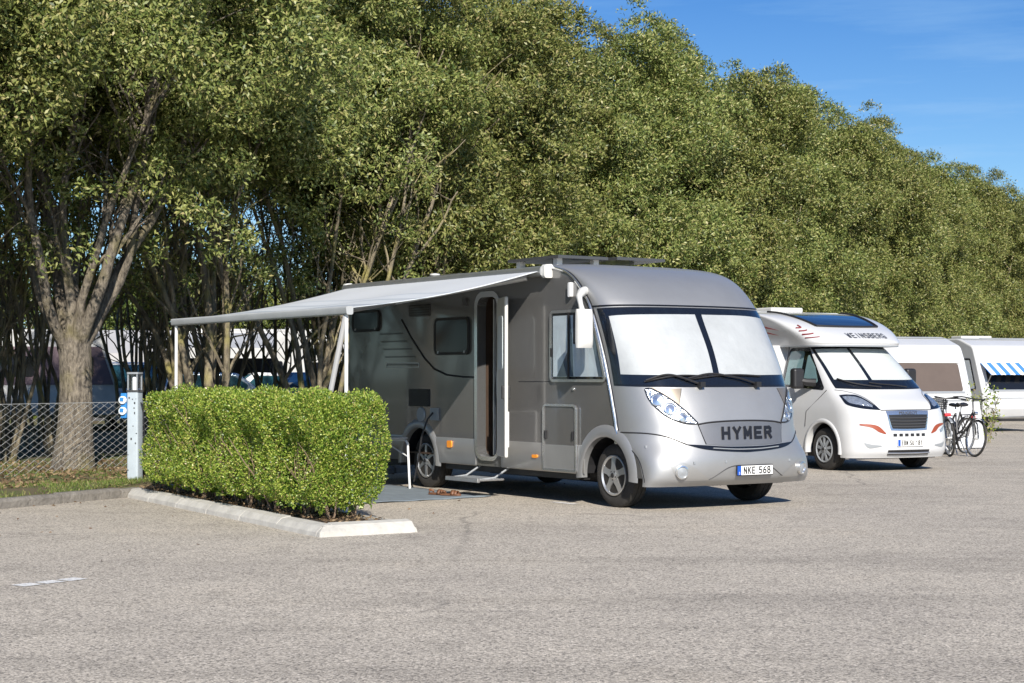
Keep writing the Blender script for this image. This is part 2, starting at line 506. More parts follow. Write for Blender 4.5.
def tag(o, label=None, cat=None, group=None, kind=None):
    if label: o['label'] = label
    if cat: o['category'] = cat
    if group: o['group'] = group
    if kind: o['kind'] = kind
    return o

def empty(name, loc=(0, 0, 0), rz=0.0, label=None, cat=None, group=None):
    o = bpy.data.objects.new(name, None)
    o.empty_display_size = 0.3
    o.location = loc
    o.rotation_euler = (0, 0, rz)
    COL.objects.link(o)
    return tag(o, label, cat, group)

class MB:
    def __init__(s):
        s.v = []
        s.f = []
    def add(s, vs, fs):
        k = len(s.v)
        s.v += [tuple(map(float, p)) for p in vs]
        s.f += [tuple(k + i for i in f) for f in fs]
        return s
    def box(s, x0, x1, y0, y1, z0, z1, M4=None):
        vs = [(x0, y0, z0), (x1, y0, z0), (x1, y1, z0), (x0, y1, z0), (x0, y0, z1), (x1, y0, z1), (x1, y1, z1), (x0, y1, z1)]
        if M4 is not None: vs = [M4 @ Vector(p) for p in vs]
        return s.add(vs, [(0, 3, 2, 1), (4, 5, 6, 7), (0, 1, 5, 4), (1, 2, 6, 5), (2, 3, 7, 6), (3, 0, 4, 7)])
    def tube(s, pts, r, n=8, closed=False, caps=True):
        pts = [Vector(p) for p in pts]
        m = len(pts)
        rs = r if isinstance(r, (list, tuple)) else [r] * m
        k = len(s.v)
        prev = None
        for i, p in enumerate(pts):
            if closed: t = pts[(i + 1) % m] - pts[i - 1]
            else: t = pts[min(i + 1, m - 1)] - pts[max(i - 1, 0)]
            if t.length < 1e-9: t = Vector((0, 0, 1))
            t.normalize()
            if prev is None:
                a = Vector((0, 0, 1)) if abs(t.z) < 0.9 else Vector((1, 0, 0))
                u = t.cross(a).normalized()
            else:
                u = (prev - t * prev.dot(t))
                u = u.normalized() if u.length > 1e-6 else t.orthogonal().normalized()
            prev = u
            w = t.cross(u)
            for j in range(n):
                an = 2 * PI * j / n
                q = p + (u * math.cos(an) + w * math.sin(an)) * rs[i]
                s.v.append(tuple(q))
        last = m if closed else m - 1
        for i in range(last):
            i2 = (i + 1) % m
            for j in range(n):
                j2 = (j + 1) % n
                s.f.append((k + i * n + j, k + i * n + j2, k + i2 * n + j2, k + i2 * n + j))
        if caps and not closed:
            s.f.append(tuple(k + j for j in reversed(range(n))))
            s.f.append(tuple(k + (m - 1) * n + j for j in range(n)))
        return s
    def lathe_y(s, prof, n=32, cx=0.0, cz=0.0, close=False):
        """prof: list of (radius, y) spun about the y axis through (cx, cz)"""
        k = len(s.v)
        m = len(prof)
        for r, y in prof:
            for j in range(n):
                a = 2 * PI * j / n
                s.v.append((cx + r * math.cos(a), y, cz + r * math.sin(a)))
        rng = m if close else m - 1
        for i in range(rng):
            i2 = (i + 1) % m
            for j in range(n):
                j2 = (j + 1) % n
                s.f.append((k + i * n + j, k + i * n + j2, k + i2 * n + j2, k + i2 * n + j))
        return s
    def lathe_z(s, prof, n=24, cx=0.0, cy=0.0, cap=True):
        k = len(s.v)
        m = len(prof)
        for r, z in prof:
            for j in range(n):
                a = 2 * PI * j / n
                s.v.append((cx + r * math.cos(a), cy + r * math.sin(a), z))
        for i in range(m - 1):
            for j in range(n):
                j2 = (j + 1) % n
                s.f.append((k + i * n + j, k + i * n + j2, k + (i + 1) * n + j2, k + (i + 1) * n + j))
        if cap:
            s.f.append(tuple(k + j for j in reversed(range(n))))
            s.f.append(tuple(k + (m - 1) * n + j for j in range(n)))
        return s
    def prism_y(s, poly, y0, y1):
        """polygon in (x, z), extruded along y"""
        n = len(poly)
        vs = [(x, y0, z) for x, z in poly] + [(x, y1, z) for x, z in poly]
        fs = [tuple(range(n)), tuple(reversed(range(n, 2 * n)))]
        fs += [(i, i + n, (i + 1) % n + n, (i + 1) % n) for i in range(n)]
        return s.add(vs, fs)
    def prism_x(s, poly, x0, x1):
        n = len(poly)
        vs = [(x0, y, z) for y, z in poly] + [(x1, y, z) for y, z in poly]
        fs = [tuple(reversed(range(n))), tuple(range(n, 2 * n))]
        fs += [(i, (i + 1) % n, (i + 1) % n + n, i + n) for i in range(n)]
        return s.add(vs, fs)
    def prism_z(s, poly, z0, z1):
        n = len(poly)
        vs = [(x, y, z0) for x, y in poly] + [(x, y, z1) for x, y in poly]
        fs = [tuple(reversed(range(n))), tuple(range(n, 2 * n))]
        fs += [(i, (i + 1) % n, (i + 1) % n + n, i + n) for i in range(n)]
        return s.add(vs, fs)
    def ring_y(s, outer, inner, y0, y1):
        """frame between two polygons of equal count in (x, z)"""
        n = len(outer)
        vs = [(x, y0, z) for x, z in outer] + [(x, y0, z) for x, z in inner] + [(x, y1, z) for x, z in outer] + [(x, y1, z) for x, z in inner]
        fs = []
        for i in range(n):
            j = (i + 1) % n
            fs += [(i, j, n + j, n + i), (2 * n + i, 3 * n + i, 3 * n + j, 2 * n + j), (i, 2 * n + i, 2 * n + j, j), (n + i, n + j, 3 * n + j, 3 * n + i)]
        return s.add(vs, fs)
    def grid(s, rows):
        """rows: list of equal-length point lists"""
        k = len(s.v)
        m = len(rows)
        n = len(rows[0])
        for r in rows: s.v += [tuple(map(float, p)) for p in r]
        for i in range(m - 1):
            for j in range(n - 1):
                s.f.append((k + i * n + j, k + i * n + j + 1, k + (i + 1) * n + j + 1, k + (i + 1) * n + j))
        return s
    def build(s, name, mat, parent=None, smooth=40, bevel=0.0, loc=None, solid=0.0, recalc=True):
        me = bpy.data.meshes.new(name)
        me.from_pydata(s.v, [], s.f)
        if recalc:
            bm = bmesh.new()
            bm.from_mesh(me)
            bmesh.ops.recalc_face_normals(bm, faces=bm.faces)
            bm.to_mesh(me)
            bm.free()
        me.materials.append(mat)
        if smooth:
            me.polygons.foreach_set('use_smooth', [True] * len(me.polygons))
            me.set_sharp_from_angle(angle=R(smooth))
        me.update()
        o = bpy.data.objects.new(name, me)
        link(o, parent)
        if loc is not None: o.location = loc
        if solid:
            md = o.modifiers.new('Solidify', 'SOLIDIFY')
            md.thickness = solid
            md.offset = 0
        if bevel:
            md = o.modifiers.new('Bevel', 'BEVEL')
            md.width = bevel
            md.segments = 3
            md.limit_method = 'ANGLE'
            md.angle_limit = R(35)
            md.harden_normals = True
        return o

def _build_each(s, name, mat, parent=None, **kw):
    """one object for every separate piece of the builder"""
    par = list(range(len(s.v)))
    def find(a):
        while par[a] != a:
            par[a] = par[par[a]]
            a = par[a]
        return a
    for f in s.f:
        a = find(f[0])
        for i in f[1:]: par[find(i)] = a
    groups = {}
    for f in s.f: groups.setdefault(find(f[0]), []).append(f)
    out = []
    for fs in groups.values():
        ids = sorted({i for f in fs for i in f})
        mp = {i: k for k, i in enumerate(ids)}
        m = MB()
        m.v = [s.v[i] for i in ids]
        m.f = [tuple(mp[i] for i in f) for f in fs]
        out.append(m.build(name, mat, parent, **kw))
    return out
MB.build_each = _build_each

def np_mesh(name, V, F, mat, smooth=False):
    V = np.asarray(V, np.float32)
    F = np.asarray(F, np.int32)
    me = bpy.data.meshes.new(name)
    me.vertices.add(len(V))
    me.vertices.foreach_set('co', V.ravel())
    me.loops.add(F.size)
    me.loops.foreach_set('vertex_index', F.ravel())
    me.polygons.add(len(F))
    k = F.shape[1]
    me.polygons.foreach_set('loop_start', np.arange(0, F.size, k, dtype=np.int32))
    me.polygons.foreach_set('loop_total', np.full(len(F), k, np.int32))
    if smooth: me.polygons.foreach_set('use_smooth', np.ones(len(F), bool))
    me.update(calc_edges=True)
    me.materials.append(mat)
    return me

def np_obj(name, V, F, mat, parent=None, smooth=False):
    return link(bpy.data.objects.new(name, np_mesh(name, V, F, mat, smooth)), parent)

def children(o):
    return [c for c in COL.objects if c.parent == o]

def copy_tree(o, parent=None, kids=None):
    c = o.copy()
    COL.objects.link(c)
    if parent is not None: c.parent = parent
    for ch in (kids[o] if kids else children(o)):
        copy_tree(ch, c, kids)
    return c

def kidmap(o):
    d = {}
    def rec(x):
        d[x] = children(x)
        for c in d[x]: rec(c)
    rec(o)
    return d

def cr(K, v):
    n = len(K)
    v = min(max(v, 0.0), n - 1.0)
    i = min(int(v), n - 2)
    t = v - i
    p1, p2 = K[i], K[i + 1]
    p0 = K[i - 1] if i > 0 else tuple(2 * a - b for a, b in zip(p1, p2))
    p3 = K[i + 2] if i + 2 < n else tuple(2 * b - a for a, b in zip(p1, p2))
    return tuple(.5 * (2 * b + (c - a) * t + (2 * a - 5 * b + 4 * c - d) * t * t + (3 * b - a - 3 * c + d) * t ** 3) for a, b, c, d in zip(p0, p1, p2, p3))

def rpoly(pts, r, n=5):
    """polygon with rounded corners; r a number or one per corner"""
    m = len(pts)
    out = []
    for i in range(m):
        rr = r[i] if isinstance(r, (list, tuple)) else r
        p = Vector(pts[i]); a = Vector(pts[i - 1]); b = Vector(pts[(i + 1) % m])
        da = (a - p); db = (b - p)
        la, lb = da.length, db.length
        da.normalize(); db.normalize()
        if rr < 1e-5:
            out += [tuple(p)] * 1
            continue
        ang = da.angle(db)
        d = min(rr / math.tan(ang / 2), la * .49, lb * .49)
        r2 = d * math.tan(ang / 2)
        c = p + (da + db).normalized() * (r2 / math.sin(ang / 2))
        s0 = p + da * d - c
        s1 = p + db * d - c
        a0 = math.atan2(s0.y, s0.x); a1 = math.atan2(s1.y, s1.x)
        dd = (a1 - a0 + PI) % (2 * PI) - PI
        for k in range(n + 1):
            an = a0 + dd * k / n
            out.append((c.x + r2 * math.cos(an), c.y + r2 * math.sin(an)))
    return out

def rrect(x0, x1, z0, z1, r, n=5):
    return rpoly([(x0, z0), (x1, z0), (x1, z1), (x0, z1)], r, n)

def inset(poly, d):
    """inward offset of a roughly convex polygon, same count"""
    m = len(poly)
    area = sum(poly[i][0] * poly[(i + 1) % m][1] - poly[(i + 1) % m][0] * poly[i][1] for i in range(m))
    sg = 1 if area > 0 else -1
    out = []
    for i in range(m):
        a = Vector(poly[i - 1]); p = Vector(poly[i]); b = Vector(poly[(i + 1) % m])
        t = (b - a)
        if t.length < 1e-9: out.append(tuple(p)); continue
        t.normalize()
        out.append((p.x - t.y * d * sg, p.y + t.x * d * sg))
    return out

def holed_panel(outer, holes, y):
    """flat panel in the plane y with holes, from loops in (x, z)"""
    bm = bmesh.new()
    edges = []
    for lp in [outer] + holes:
        vs = [bm.verts.new((x, y, z)) for x, z in lp]
        for i in range(len(vs)):
            edges.append(bm.edges.new((vs[i], vs[(i + 1) % len(vs)])))
    bmesh.ops.triangle_fill(bm, use_beauty=True, use_dissolve=False, edges=edges)
    bmesh.ops.recalc_face_normals(bm, faces=bm.faces)
    return bm

def bm_obj(bm, name, mat, parent=None, solid=0.0, smooth=0):
    me = bpy.data.meshes.new(name)
    bm.to_mesh(me)
    bm.free()
    me.materials.append(mat)
    if smooth:
        me.polygons.foreach_set('use_smooth', [True] * len(me.polygons))
        me.set_sharp_from_angle(angle=R(smooth))
    o = link(bpy.data.objects.new(name, me), parent)
    if solid:
        md = o.modifiers.new('Solidify', 'SOLIDIFY')
        md.thickness = solid
        md.offset = 0
    return o

def text_mesh(s, size, bold=0.0, xscale=1.0, spacing=1.0, shear=0.0):
    cu = bpy.data.curves.new('lettering', 'FONT')
    cu.body = s
    cu.size = size
    cu.offset = bold
    cu.space_character = spacing
    cu.shear = shear
    cu.align_x = 'CENTER'
    cu.align_y = 'CENTER'
    o = bpy.data.objects.new('lettering', cu)
    COL.objects.link(o)
    bpy.context.view_layer.update()
    me = bpy.data.meshes.new_from_object(o.evaluated_get(bpy.context.evaluated_depsgraph_get()))
    bpy.data.objects.remove(o, do_unlink=True)
    for v in me.vertices: v.co.x *= xscale
    return me

GLYPH = {'H': [[(0, 0), (0, 1)], [(1, 0), (1, 1)], [(0, .5), (1, .5)]], 'Y': [[(0, 1), (.5, .48)], [(1, 1), (.5, .48)], [(.5, .52), (.5, 0)]],
         'M': [[(0, 0), (0, 1)], [(0, 1), (.5, .30)], [(.5, .30), (1, 1)], [(1, 1), (1, 0)]], 'E': [[(0, 0), (0, 1)], [(0, 1), (1, 1)], [(0, .5), (.85, .5)], [(0, 0), (1, 0)]],
         'R': [[(0, 0), (0, 1)], [(0, 1), (.75, 1)], [(.75, 1), (.98, .88)], [(.98, .88), (.98, .62)], [(.98, .62), (.75, .5)], [(.75, .5), (0, .5)], [(.55, .5), (1, 0)]],
         'N': [[(0, 0), (0, 1)], [(0, 1), (1, 0)], [(1, 0), (1, 1)]], 'K': [[(0, 0), (0, 1)], [(1, 1), (.08, .45)], [(.3, .58), (1, 0)]],
         '5': [[(1, 1), (.05, 1)], [(.05, 1), (.0, .56)], [(.0, .56), (.7, .6)], [(.7, .6), (1, .42)], [(1, .42), (1, .2)], [(1, .2), (.7, 0)], [(.7, 0), (0, .04)]],
         '6': [[(.85, 1), (.25, .8)], [(.25, .8), (0, .4)], [(0, .4), (0, .15)], [(0, .15), (.25, 0)], [(.25, 0), (.75, 0)], [(.75, 0), (1, .18)], [(1, .18), (1, .4)], [(1, .4), (.75, .56)], [(.75, .56), (.1, .5)]],
         '8': [[(.25, .54), (.05, .7)], [(.05, .7), (.05, .88)], [(.05, .88), (.25, 1)], [(.25, 1), (.75, 1)], [(.75, 1), (.95, .88)], [(.95, .88), (.95, .7)], [(.95, .7), (.75, .54)], [(.25, .54), (.75, .54)], [(.25, .54), (0, .36)], [(0, .36), (0, .15)], [(0, .15), (.25, 0)], [(.25, 0), (.75, 0)], [(.75, 0), (1, .15)], [(1, .15), (1, .36)], [(1, .36), (.75, .54)]],
         'B': [[(0, 0), (0, 1)], [(0, 1), (.75, 1)], [(.75, 1), (.95, .85)], [(.95, .85), (.95, .68)], [(.95, .68), (.75, .53)], [(0, .53), (.75, .53)], [(.75, .53), (1, .36)], [(1, .36), (1, .15)], [(1, .15), (.75, 0)], [(.75, 0), (0, 0)]],
         'S': [[(1, .88), (.75, 1)], [(.75, 1), (.25, 1)], [(.25, 1), (0, .84)], [(0, .84), (0, .66)], [(0, .66), (.25, .53)], [(.25, .53), (.75, .47)], [(.75, .47), (1, .34)], [(1, .34), (1, .16)], [(1, .16), (.75, 0)], [(.75, 0), (.25, 0)], [(.25, 0), (0, .12)]],
         'U': [[(0, 1), (0, .2)], [(0, .2), (.25, 0)], [(.25, 0), (.75, 0)], [(.75, 0), (1, .2)], [(1, .2), (1, 1)]], '1': [[(.15, .75), (.6, 1)], [(.6, 1), (.6, 0)]], ' ': [],
         'W': [[(0, 1), (.25, 0)], [(.25, 0), (.5, .7)], [(.5, .7), (.75, 0)], [(.75, 0), (1, 1)]], 'I': [[(.5, 0), (.5, 1)]],
         'G': [[(1, .85), (.75, 1)], [(.75, 1), (.25, 1)], [(.25, 1), (0, .8)], [(0, .8), (0, .2)], [(0, .2), (.25, 0)], [(.25, 0), (1, 0)], [(1, 0), (1, .45)], [(1, .45), (.55, .45)]]}

def plate_strokes(name, text, size, wid, gap, th, x, yc, zc, mat, parent):
    mb = MB()
    tot = sum(wid * (.55 if c == ' ' else 1) for c in text) + gap * (len(text) - 1)
    gx = yc - tot / 2
    for ch in text:
        for q, (a, b) in enumerate(GLYPH[ch]):
            p0 = Vector((a[0] * (wid - th) + th / 2, a[1] * (size - th) + th / 2)); p1 = Vector((b[0] * (wid - th) + th / 2, b[1] * (size - th) + th / 2))
            d = (p1 - p0).normalized(); n = Vector((-d.y, d.x)) * th / 2
            p0 = p0 - d * th * .45; p1 = p1 + d * th * .45
            mb.add([(x + .0002 * q, gx + u.x, zc - size / 2 + u.y) for u in (p0 - n, p1 - n, p1 + n, p0 + n)], [(0, 1, 2, 3)])
        gx += wid * (.55 if ch == ' ' else 1) + gap
    return mb.build(name, mat, parent, smooth=0, recalc=False)

class Cap:
    """lofted vehicle front: centre curve C(x,z), edge curve E(x,z,half width), superellipse across"""
    def __init__(s, C, E, n):
        s.C, s.E, s.n = C, E, n
    def P(s, a, v):
        c = cr(s.C, v); e = cr(s.E, v)
        th = a * PI / 2
        sn = math.sin(th)
        y = e[2] * math.copysign(abs(sn) ** (2 / s.n), sn)
        g = abs(math.cos(th)) ** (2 / s.n)
        return Vector((e[0] + (c[0] - e[0]) * g, y, e[1] + (c[1] - e[1]) * g))
    def N(s, a, v):
        d = 1e-3
        du = s.P(min(a + d, .9999), v) - s.P(max(a - d, -.9999), v)
        dv = s.P(a, v + d) - s.P(a, v - d)
        n = du.cross(dv)
        return n.normalized() if n.length > 1e-12 else Vector((1, 0, 0))
    def Q(s, a, v, off):
        return s.P(a, v) + s.N(a, v) * off
    def av(s, y, z, vmax=8.0):
        lo, hi = 0.0, vmax
        for _ in range(40):
            v = (lo + hi) / 2
            w = cr(s.E, v)[2]
            a = math.asin(min(1, (abs(y) / w)) ** (s.n / 2)) / (PI / 2) * (1 if y >= 0 else -1)
            if s.P(a, v).z < z: lo = v
            else: hi = v
        return a, v
    def body(s, v0, v1, nv, na, cut=None, a0=-1, a1=1):
        rows = []
        for i in range(nv + 1):
            v = v0 + (v1 - v0) * i / nv
            rows.append([s.P(a0 + (a1 - a0) * j / na, v) for j in range(na + 1)])
        mb = MB().grid(rows)
        if cut:
            def keep(f):
                c = sum((Vector(mb.v[i]) for i in f), Vector()) / len(f)
                return not cut(c)
            mb.f = [f for f in mb.f if keep(f)]
        return mb
    def patch(s, lo, up, off, nu=24, nv=8, mirror=False, smooth=True):
        """sheet between two (a, v) polylines, riding off above the surface"""
        sg = -1 if mirror else 1
        def samp(pl, u):
            t = u * (len(pl) - 1)
            if smooth and len(pl) > 2:
                q = cr(pl, t)
            else:
                i = min(int(t), len(pl) - 2)
                q = tuple(pl[i][k] + (pl[i + 1][k] - pl[i][k]) * (t - i) for k in range(2))
            return q
        rows = []
        for j in range(nv + 1):
            w = j / nv
            row = []
            for i in range(nu + 1):
                u = i / nu
                p, q = samp(lo, u), samp(up, u)
                row.append(s.Q(sg * (p[0] + (q[0] - p[0]) * w), p[1] + (q[1] - p[1]) * w, off))
            rows.append(row)
        return MB().grid(rows)
    def line(s, pl, off, r, nu=30, mirror=False, mb=None, n=6):
        sg = -1 if mirror else 1
        pts = []
        for i in range(nu + 1):
            q = cr(pl, i / nu * (len(pl) - 1)) if len(pl) > 2 else tuple(pl[0][k] + (pl[1][k] - pl[0][k]) * i / nu for k in range(2))
            pts.append(s.Q(sg * q[0], q[1], off))
        mb = mb or MB()
        return mb.tube(pts, r, n)
    def strokes(s, name, glyphs, size, wid, gap, th, y, z, off, mat, parent, shear=.12, vmax=8.0):
        """lettering from strokes laid on the surface, one quad strip per stroke"""
        G = GLYPH
        mb = MB()
        tot = len(glyphs) * wid + (len(glyphs) - 1) * gap
        for i, ch in enumerate(glyphs):
            gx = -tot / 2 + i * (wid + gap)
            for q, (a, b) in enumerate(G[ch]):
                p0 = Vector((a[0] * (wid - th) + th / 2, a[1] * (size - th) + th / 2)); p1 = Vector((b[0] * (wid - th) + th / 2, b[1] * (size - th) + th / 2))
                d = (p1 - p0); L = d.length; d.normalize(); n = Vector((-d.y, d.x)) * th / 2
                p0 = p0 - d * th * .5; p1 = p1 + d * th * .5
                rows = []
                for k in range(7):
                    c = p0.lerp(p1, k / 6)
                    r = []
                    for sg in (-1, 1):
                        u = c + n * sg
                        aa, vv = s.av(y + gx + u.x + shear * (u.y - size / 2), z - size / 2 + u.y, vmax)
                        r.append(s.Q(aa, vv, off + .0004 * q))
                    rows.append(r)
                mb.grid(rows)
        return mb.build(name, mat, parent, smooth=0)
    def text(s, name, string, size, y, z, off, mat, parent, vmax=8, **kw):
        me = text_mesh(string, size, **kw)
        bm = bmesh.new()
        bm.from_mesh(me)
        bmesh.ops.triangulate(bm, faces=bm.faces)
        bmesh.ops.subdivide_edges(bm, edges=bm.edges, cuts=1)
        for v in bm.verts:
            a, vv = s.av(y + v.co.x, z + v.co.y, vmax)
            v.co = s.Q(a, vv, off)
        bm.to_mesh(me)
        bm.free()
        me.materials.append(mat)
        return link(bpy.data.objects.new(name, me), parent)

def flat_text(name, string, size, mat, parent, M4, **kw):
    me = text_mesh(string, size, **kw)
    me.transform(M4)
    me.materials.append(mat)
    return link(bpy.data.objects.new(name, me), parent)

# frame whose local x runs along vehicle +y (to read from the front), local y up
FRONT = Matrix(((0, 0, 1, 0), (1, 0, 0, 0), (0, 1, 0, 0), (0, 0, 0, 1)))

def make_wheel(parent, x, y, rad, rim_r, width, side, spokes=5, rim_mat=None, dark_pockets=True, name='wheel'):
    """side -1: outer face towards -y"""
    s = side
    hub = MB().lathe_y([(0.001, y + s * 0.00), (rim_r * .97, y + s * 0.0), (rim_r * .97, y - s * width * .6)], 32, x, rad).build(name, M['dark'], parent)
    h = width / 2
    yc = y - s * h
    pr = []
    for a, b in [(rim_r, h * .80), (rim_r + .012, h * .98), (rim_r + (rad - rim_r) * .45, h * 1.06), (rad - .035, h * .98), (rad - .008, h * .80), (rad, h * .62),
                 (rad, h * .32), (rad - .008, h * .30), (rad - .008, h * .24), (rad, h * .22), (rad, -h * .22), (rad - .008, -h * .24), (rad - .008, -h * .30), (rad, -h * .32),
                 (rad, -h * .62), (rad - .008, -h * .8), (rad - .035, -h * .98), (rim_r, -h * .8)]:
        pr.append((a, yc + s * b))
    MB().lathe_y(pr, 40, x, rad, close=True).build('tyre', M['rubber'], hub, smooth=30)
    rm = MB()
    yo = y + s * .012
    rm.lathe_y([(rim_r * 1.03, y - s * .02), (rim_r * 1.03, yo), (rim_r * .97, yo + s * .004), (rim_r * .90, yo - s * .012), (rim_r * .87, y - s * .07)], 40, x, rad)
    for k in range(spokes):
        an = 2 * PI * k / spokes + PI / 2
        w0, w1 = (.058, .040) if spokes <= 5 else (.034, .026)
        r0, r1 = .035, rim_r * .93
        c, sn = math.cos(an), math.sin(an)
        vs = []
        for (r, w, d) in ((r0, w0, .004), (r1 * .6, w1, .0), (r1, w1 * 1.3, -.006)):
            for q in (-1, 1):
                for dep in (0, -.03):
                    vs.append((x + c * r - sn * w * q * .8, yo + s * (d + dep), rad + sn * r + c * w * q * .8))
        fs = []
        for i in range(2):
            k0 = i * 4
            fs += [(k0, k0 + 2, k0 + 6, k0 + 4), (k0 + 1, k0 + 5, k0 + 7, k0 + 3), (k0, k0 + 4, k0 + 5, k0 + 1), (k0 + 2, k0 + 3, k0 + 7, k0 + 6)]
        fs += [(0, 1, 3, 2), (8, 10, 11, 9)]
        rm.add(vs, fs)
    rm.lathe_y([(.001, yo + s * .012), (.04, yo + s * .012), (.055, yo + s * .004), (.06, yo - s * .02)], 20, x, rad)
    rm.build('rim', rim_mat or M['alu'], hub, smooth=35)
    nb = MB().lathe_y([(.001, yo + s * .016), (.028, yo + s * .016), (.03, yo + s * .011)], 16, x, rad)
    for k in range(5):
        an = 2 * PI * (k + .5) / 5 + PI / 2
        nb.lathe_y([(.001, yo + s * .01), (.010, yo + s * .01), (.010, yo - s * .02)], 8, x + .047 * math.cos(an), rad + .047 * math.sin(an))
    nb.build('hub_cap', M['black'], hub)
    return hub

# ------------------------------------------------------------------ ground
P0 = Vector((-4.71, 20.45))
RD = Vector((0.489, 0.872)).normalized()      # along the row, away from the camera
RN = Vector((-RD.y, RD.x))                    # from the kerb towards the trees
def KL(t, n, z=0.0):
    p = P0 + RD * t + RN * n
    return Vector((p.x, p.y, z))

MB().add([(-900, -60, 0), (900, -60, 0), (900, 1500, 0), (-900, 1500, 0)], [(0, 1, 2, 3)]).build('asphalt_ground', M['asphalt'], smooth=0)
tag(bpy.data.objects['asphalt_ground'], kind='structure')

def lawn():
    rng = random.Random(4)
    ts = [-120] + [-12 + .5 * i for i in range(90)] + [40, 60, 90, 160, 400, 1300]
    ns = [0.14, .3, .6, 1.0, 1.5, 2.1, 2.8, 3.6, 4.6, 6, 8, 12, 20, 40, 120, 700]
    rows = []
    for t in ts:
        rows.append([KL(t, n, 0.105 + (0.025 * math.sin(t * 1.3 + n * 2.1) + .02 * math.sin(t * .7 - n) + .03 if .2 < n < 30 else 0)) for n in ns])
    o = MB().grid(rows).build('lawn', M['lawn'], smooth=80)
    tag(o, kind='structure')
lawn()

def kerb():
    rng = random.Random(9)
    mb = MB()
    t = -14.0
    while t < 120:
        L = .98
        dx, dz = rng.uniform(-.012, .012), rng.uniform(-.010, .010)
        pr = [(-.01, -.05), (0.0, .085), (.035, .115), (.15, .115), (.15, -.05)]
        vs = []
        for tt in (t + .008, t + L):
            for n, z in pr: vs.append(KL(tt, n + dx, z + dz))
        k = len(pr)
        mb.add(vs, [tuple(range(k)), tuple(reversed(range(k, 2 * k)))] + [(i, i + k, (i + 1) % k + k, (i + 1) % k) for i in range(k)])
        t += 1.0
    o = mb.build('kerb', M['kerb'], smooth=0, bevel=.008)
    tag(o, kind='structure')
kerb()

# ------------------------------------------------------------------ silver motorhome
A0 = R(33.63)
MH_O = (2.023, 19.552, 0.0)
mh = empty('motorhome', MH_O, A0 - PI / 2, 'large silver and anthracite motorhome with its side awning out and side door open', 'motorhome')
W = 1.17
HC = [(.90, .27), (1.02, .36), (1.06, .55), (1.01, .80), (.95, 1.05), (.82, 1.36), (.60, 1.75), (.26, 2.20), (.10, 2.38), (-.15, 2.56), (-.45, 2.69), (-.80, 2.775), (-1.15, 2.81)]
HE = [(.66, .27, W), (.66, .38, W), (.56, .58, W), (.25, .80, W), (.165, 1.05, W), (.075, 1.36, W), (-.055, 1.75, W), (-.25, 2.20, W), (-.385, 2.39, W), (-.57, 2.57, W), (-.75, 2.675, W), (-.95, 2.73, W), (-1.15, 2.75, W)]
hc = Cap(HC, HE, 2.6)
XR = -6.06
RW = .36
ARC = .445
WB = -4.11

def arch_pts(cx, cz, r, z0, n=20, rev=False):
    a = math.asin(max(-1, min(1, (z0 - cz) / r)))
    pts = [(cx + r * math.cos(PI - a - (PI - 2 * a) * i / n), cz + r * math.sin(PI - a - (PI - 2 * a) * i / n)) for i in range(n + 1)]
    return pts[::-1] if rev else pts

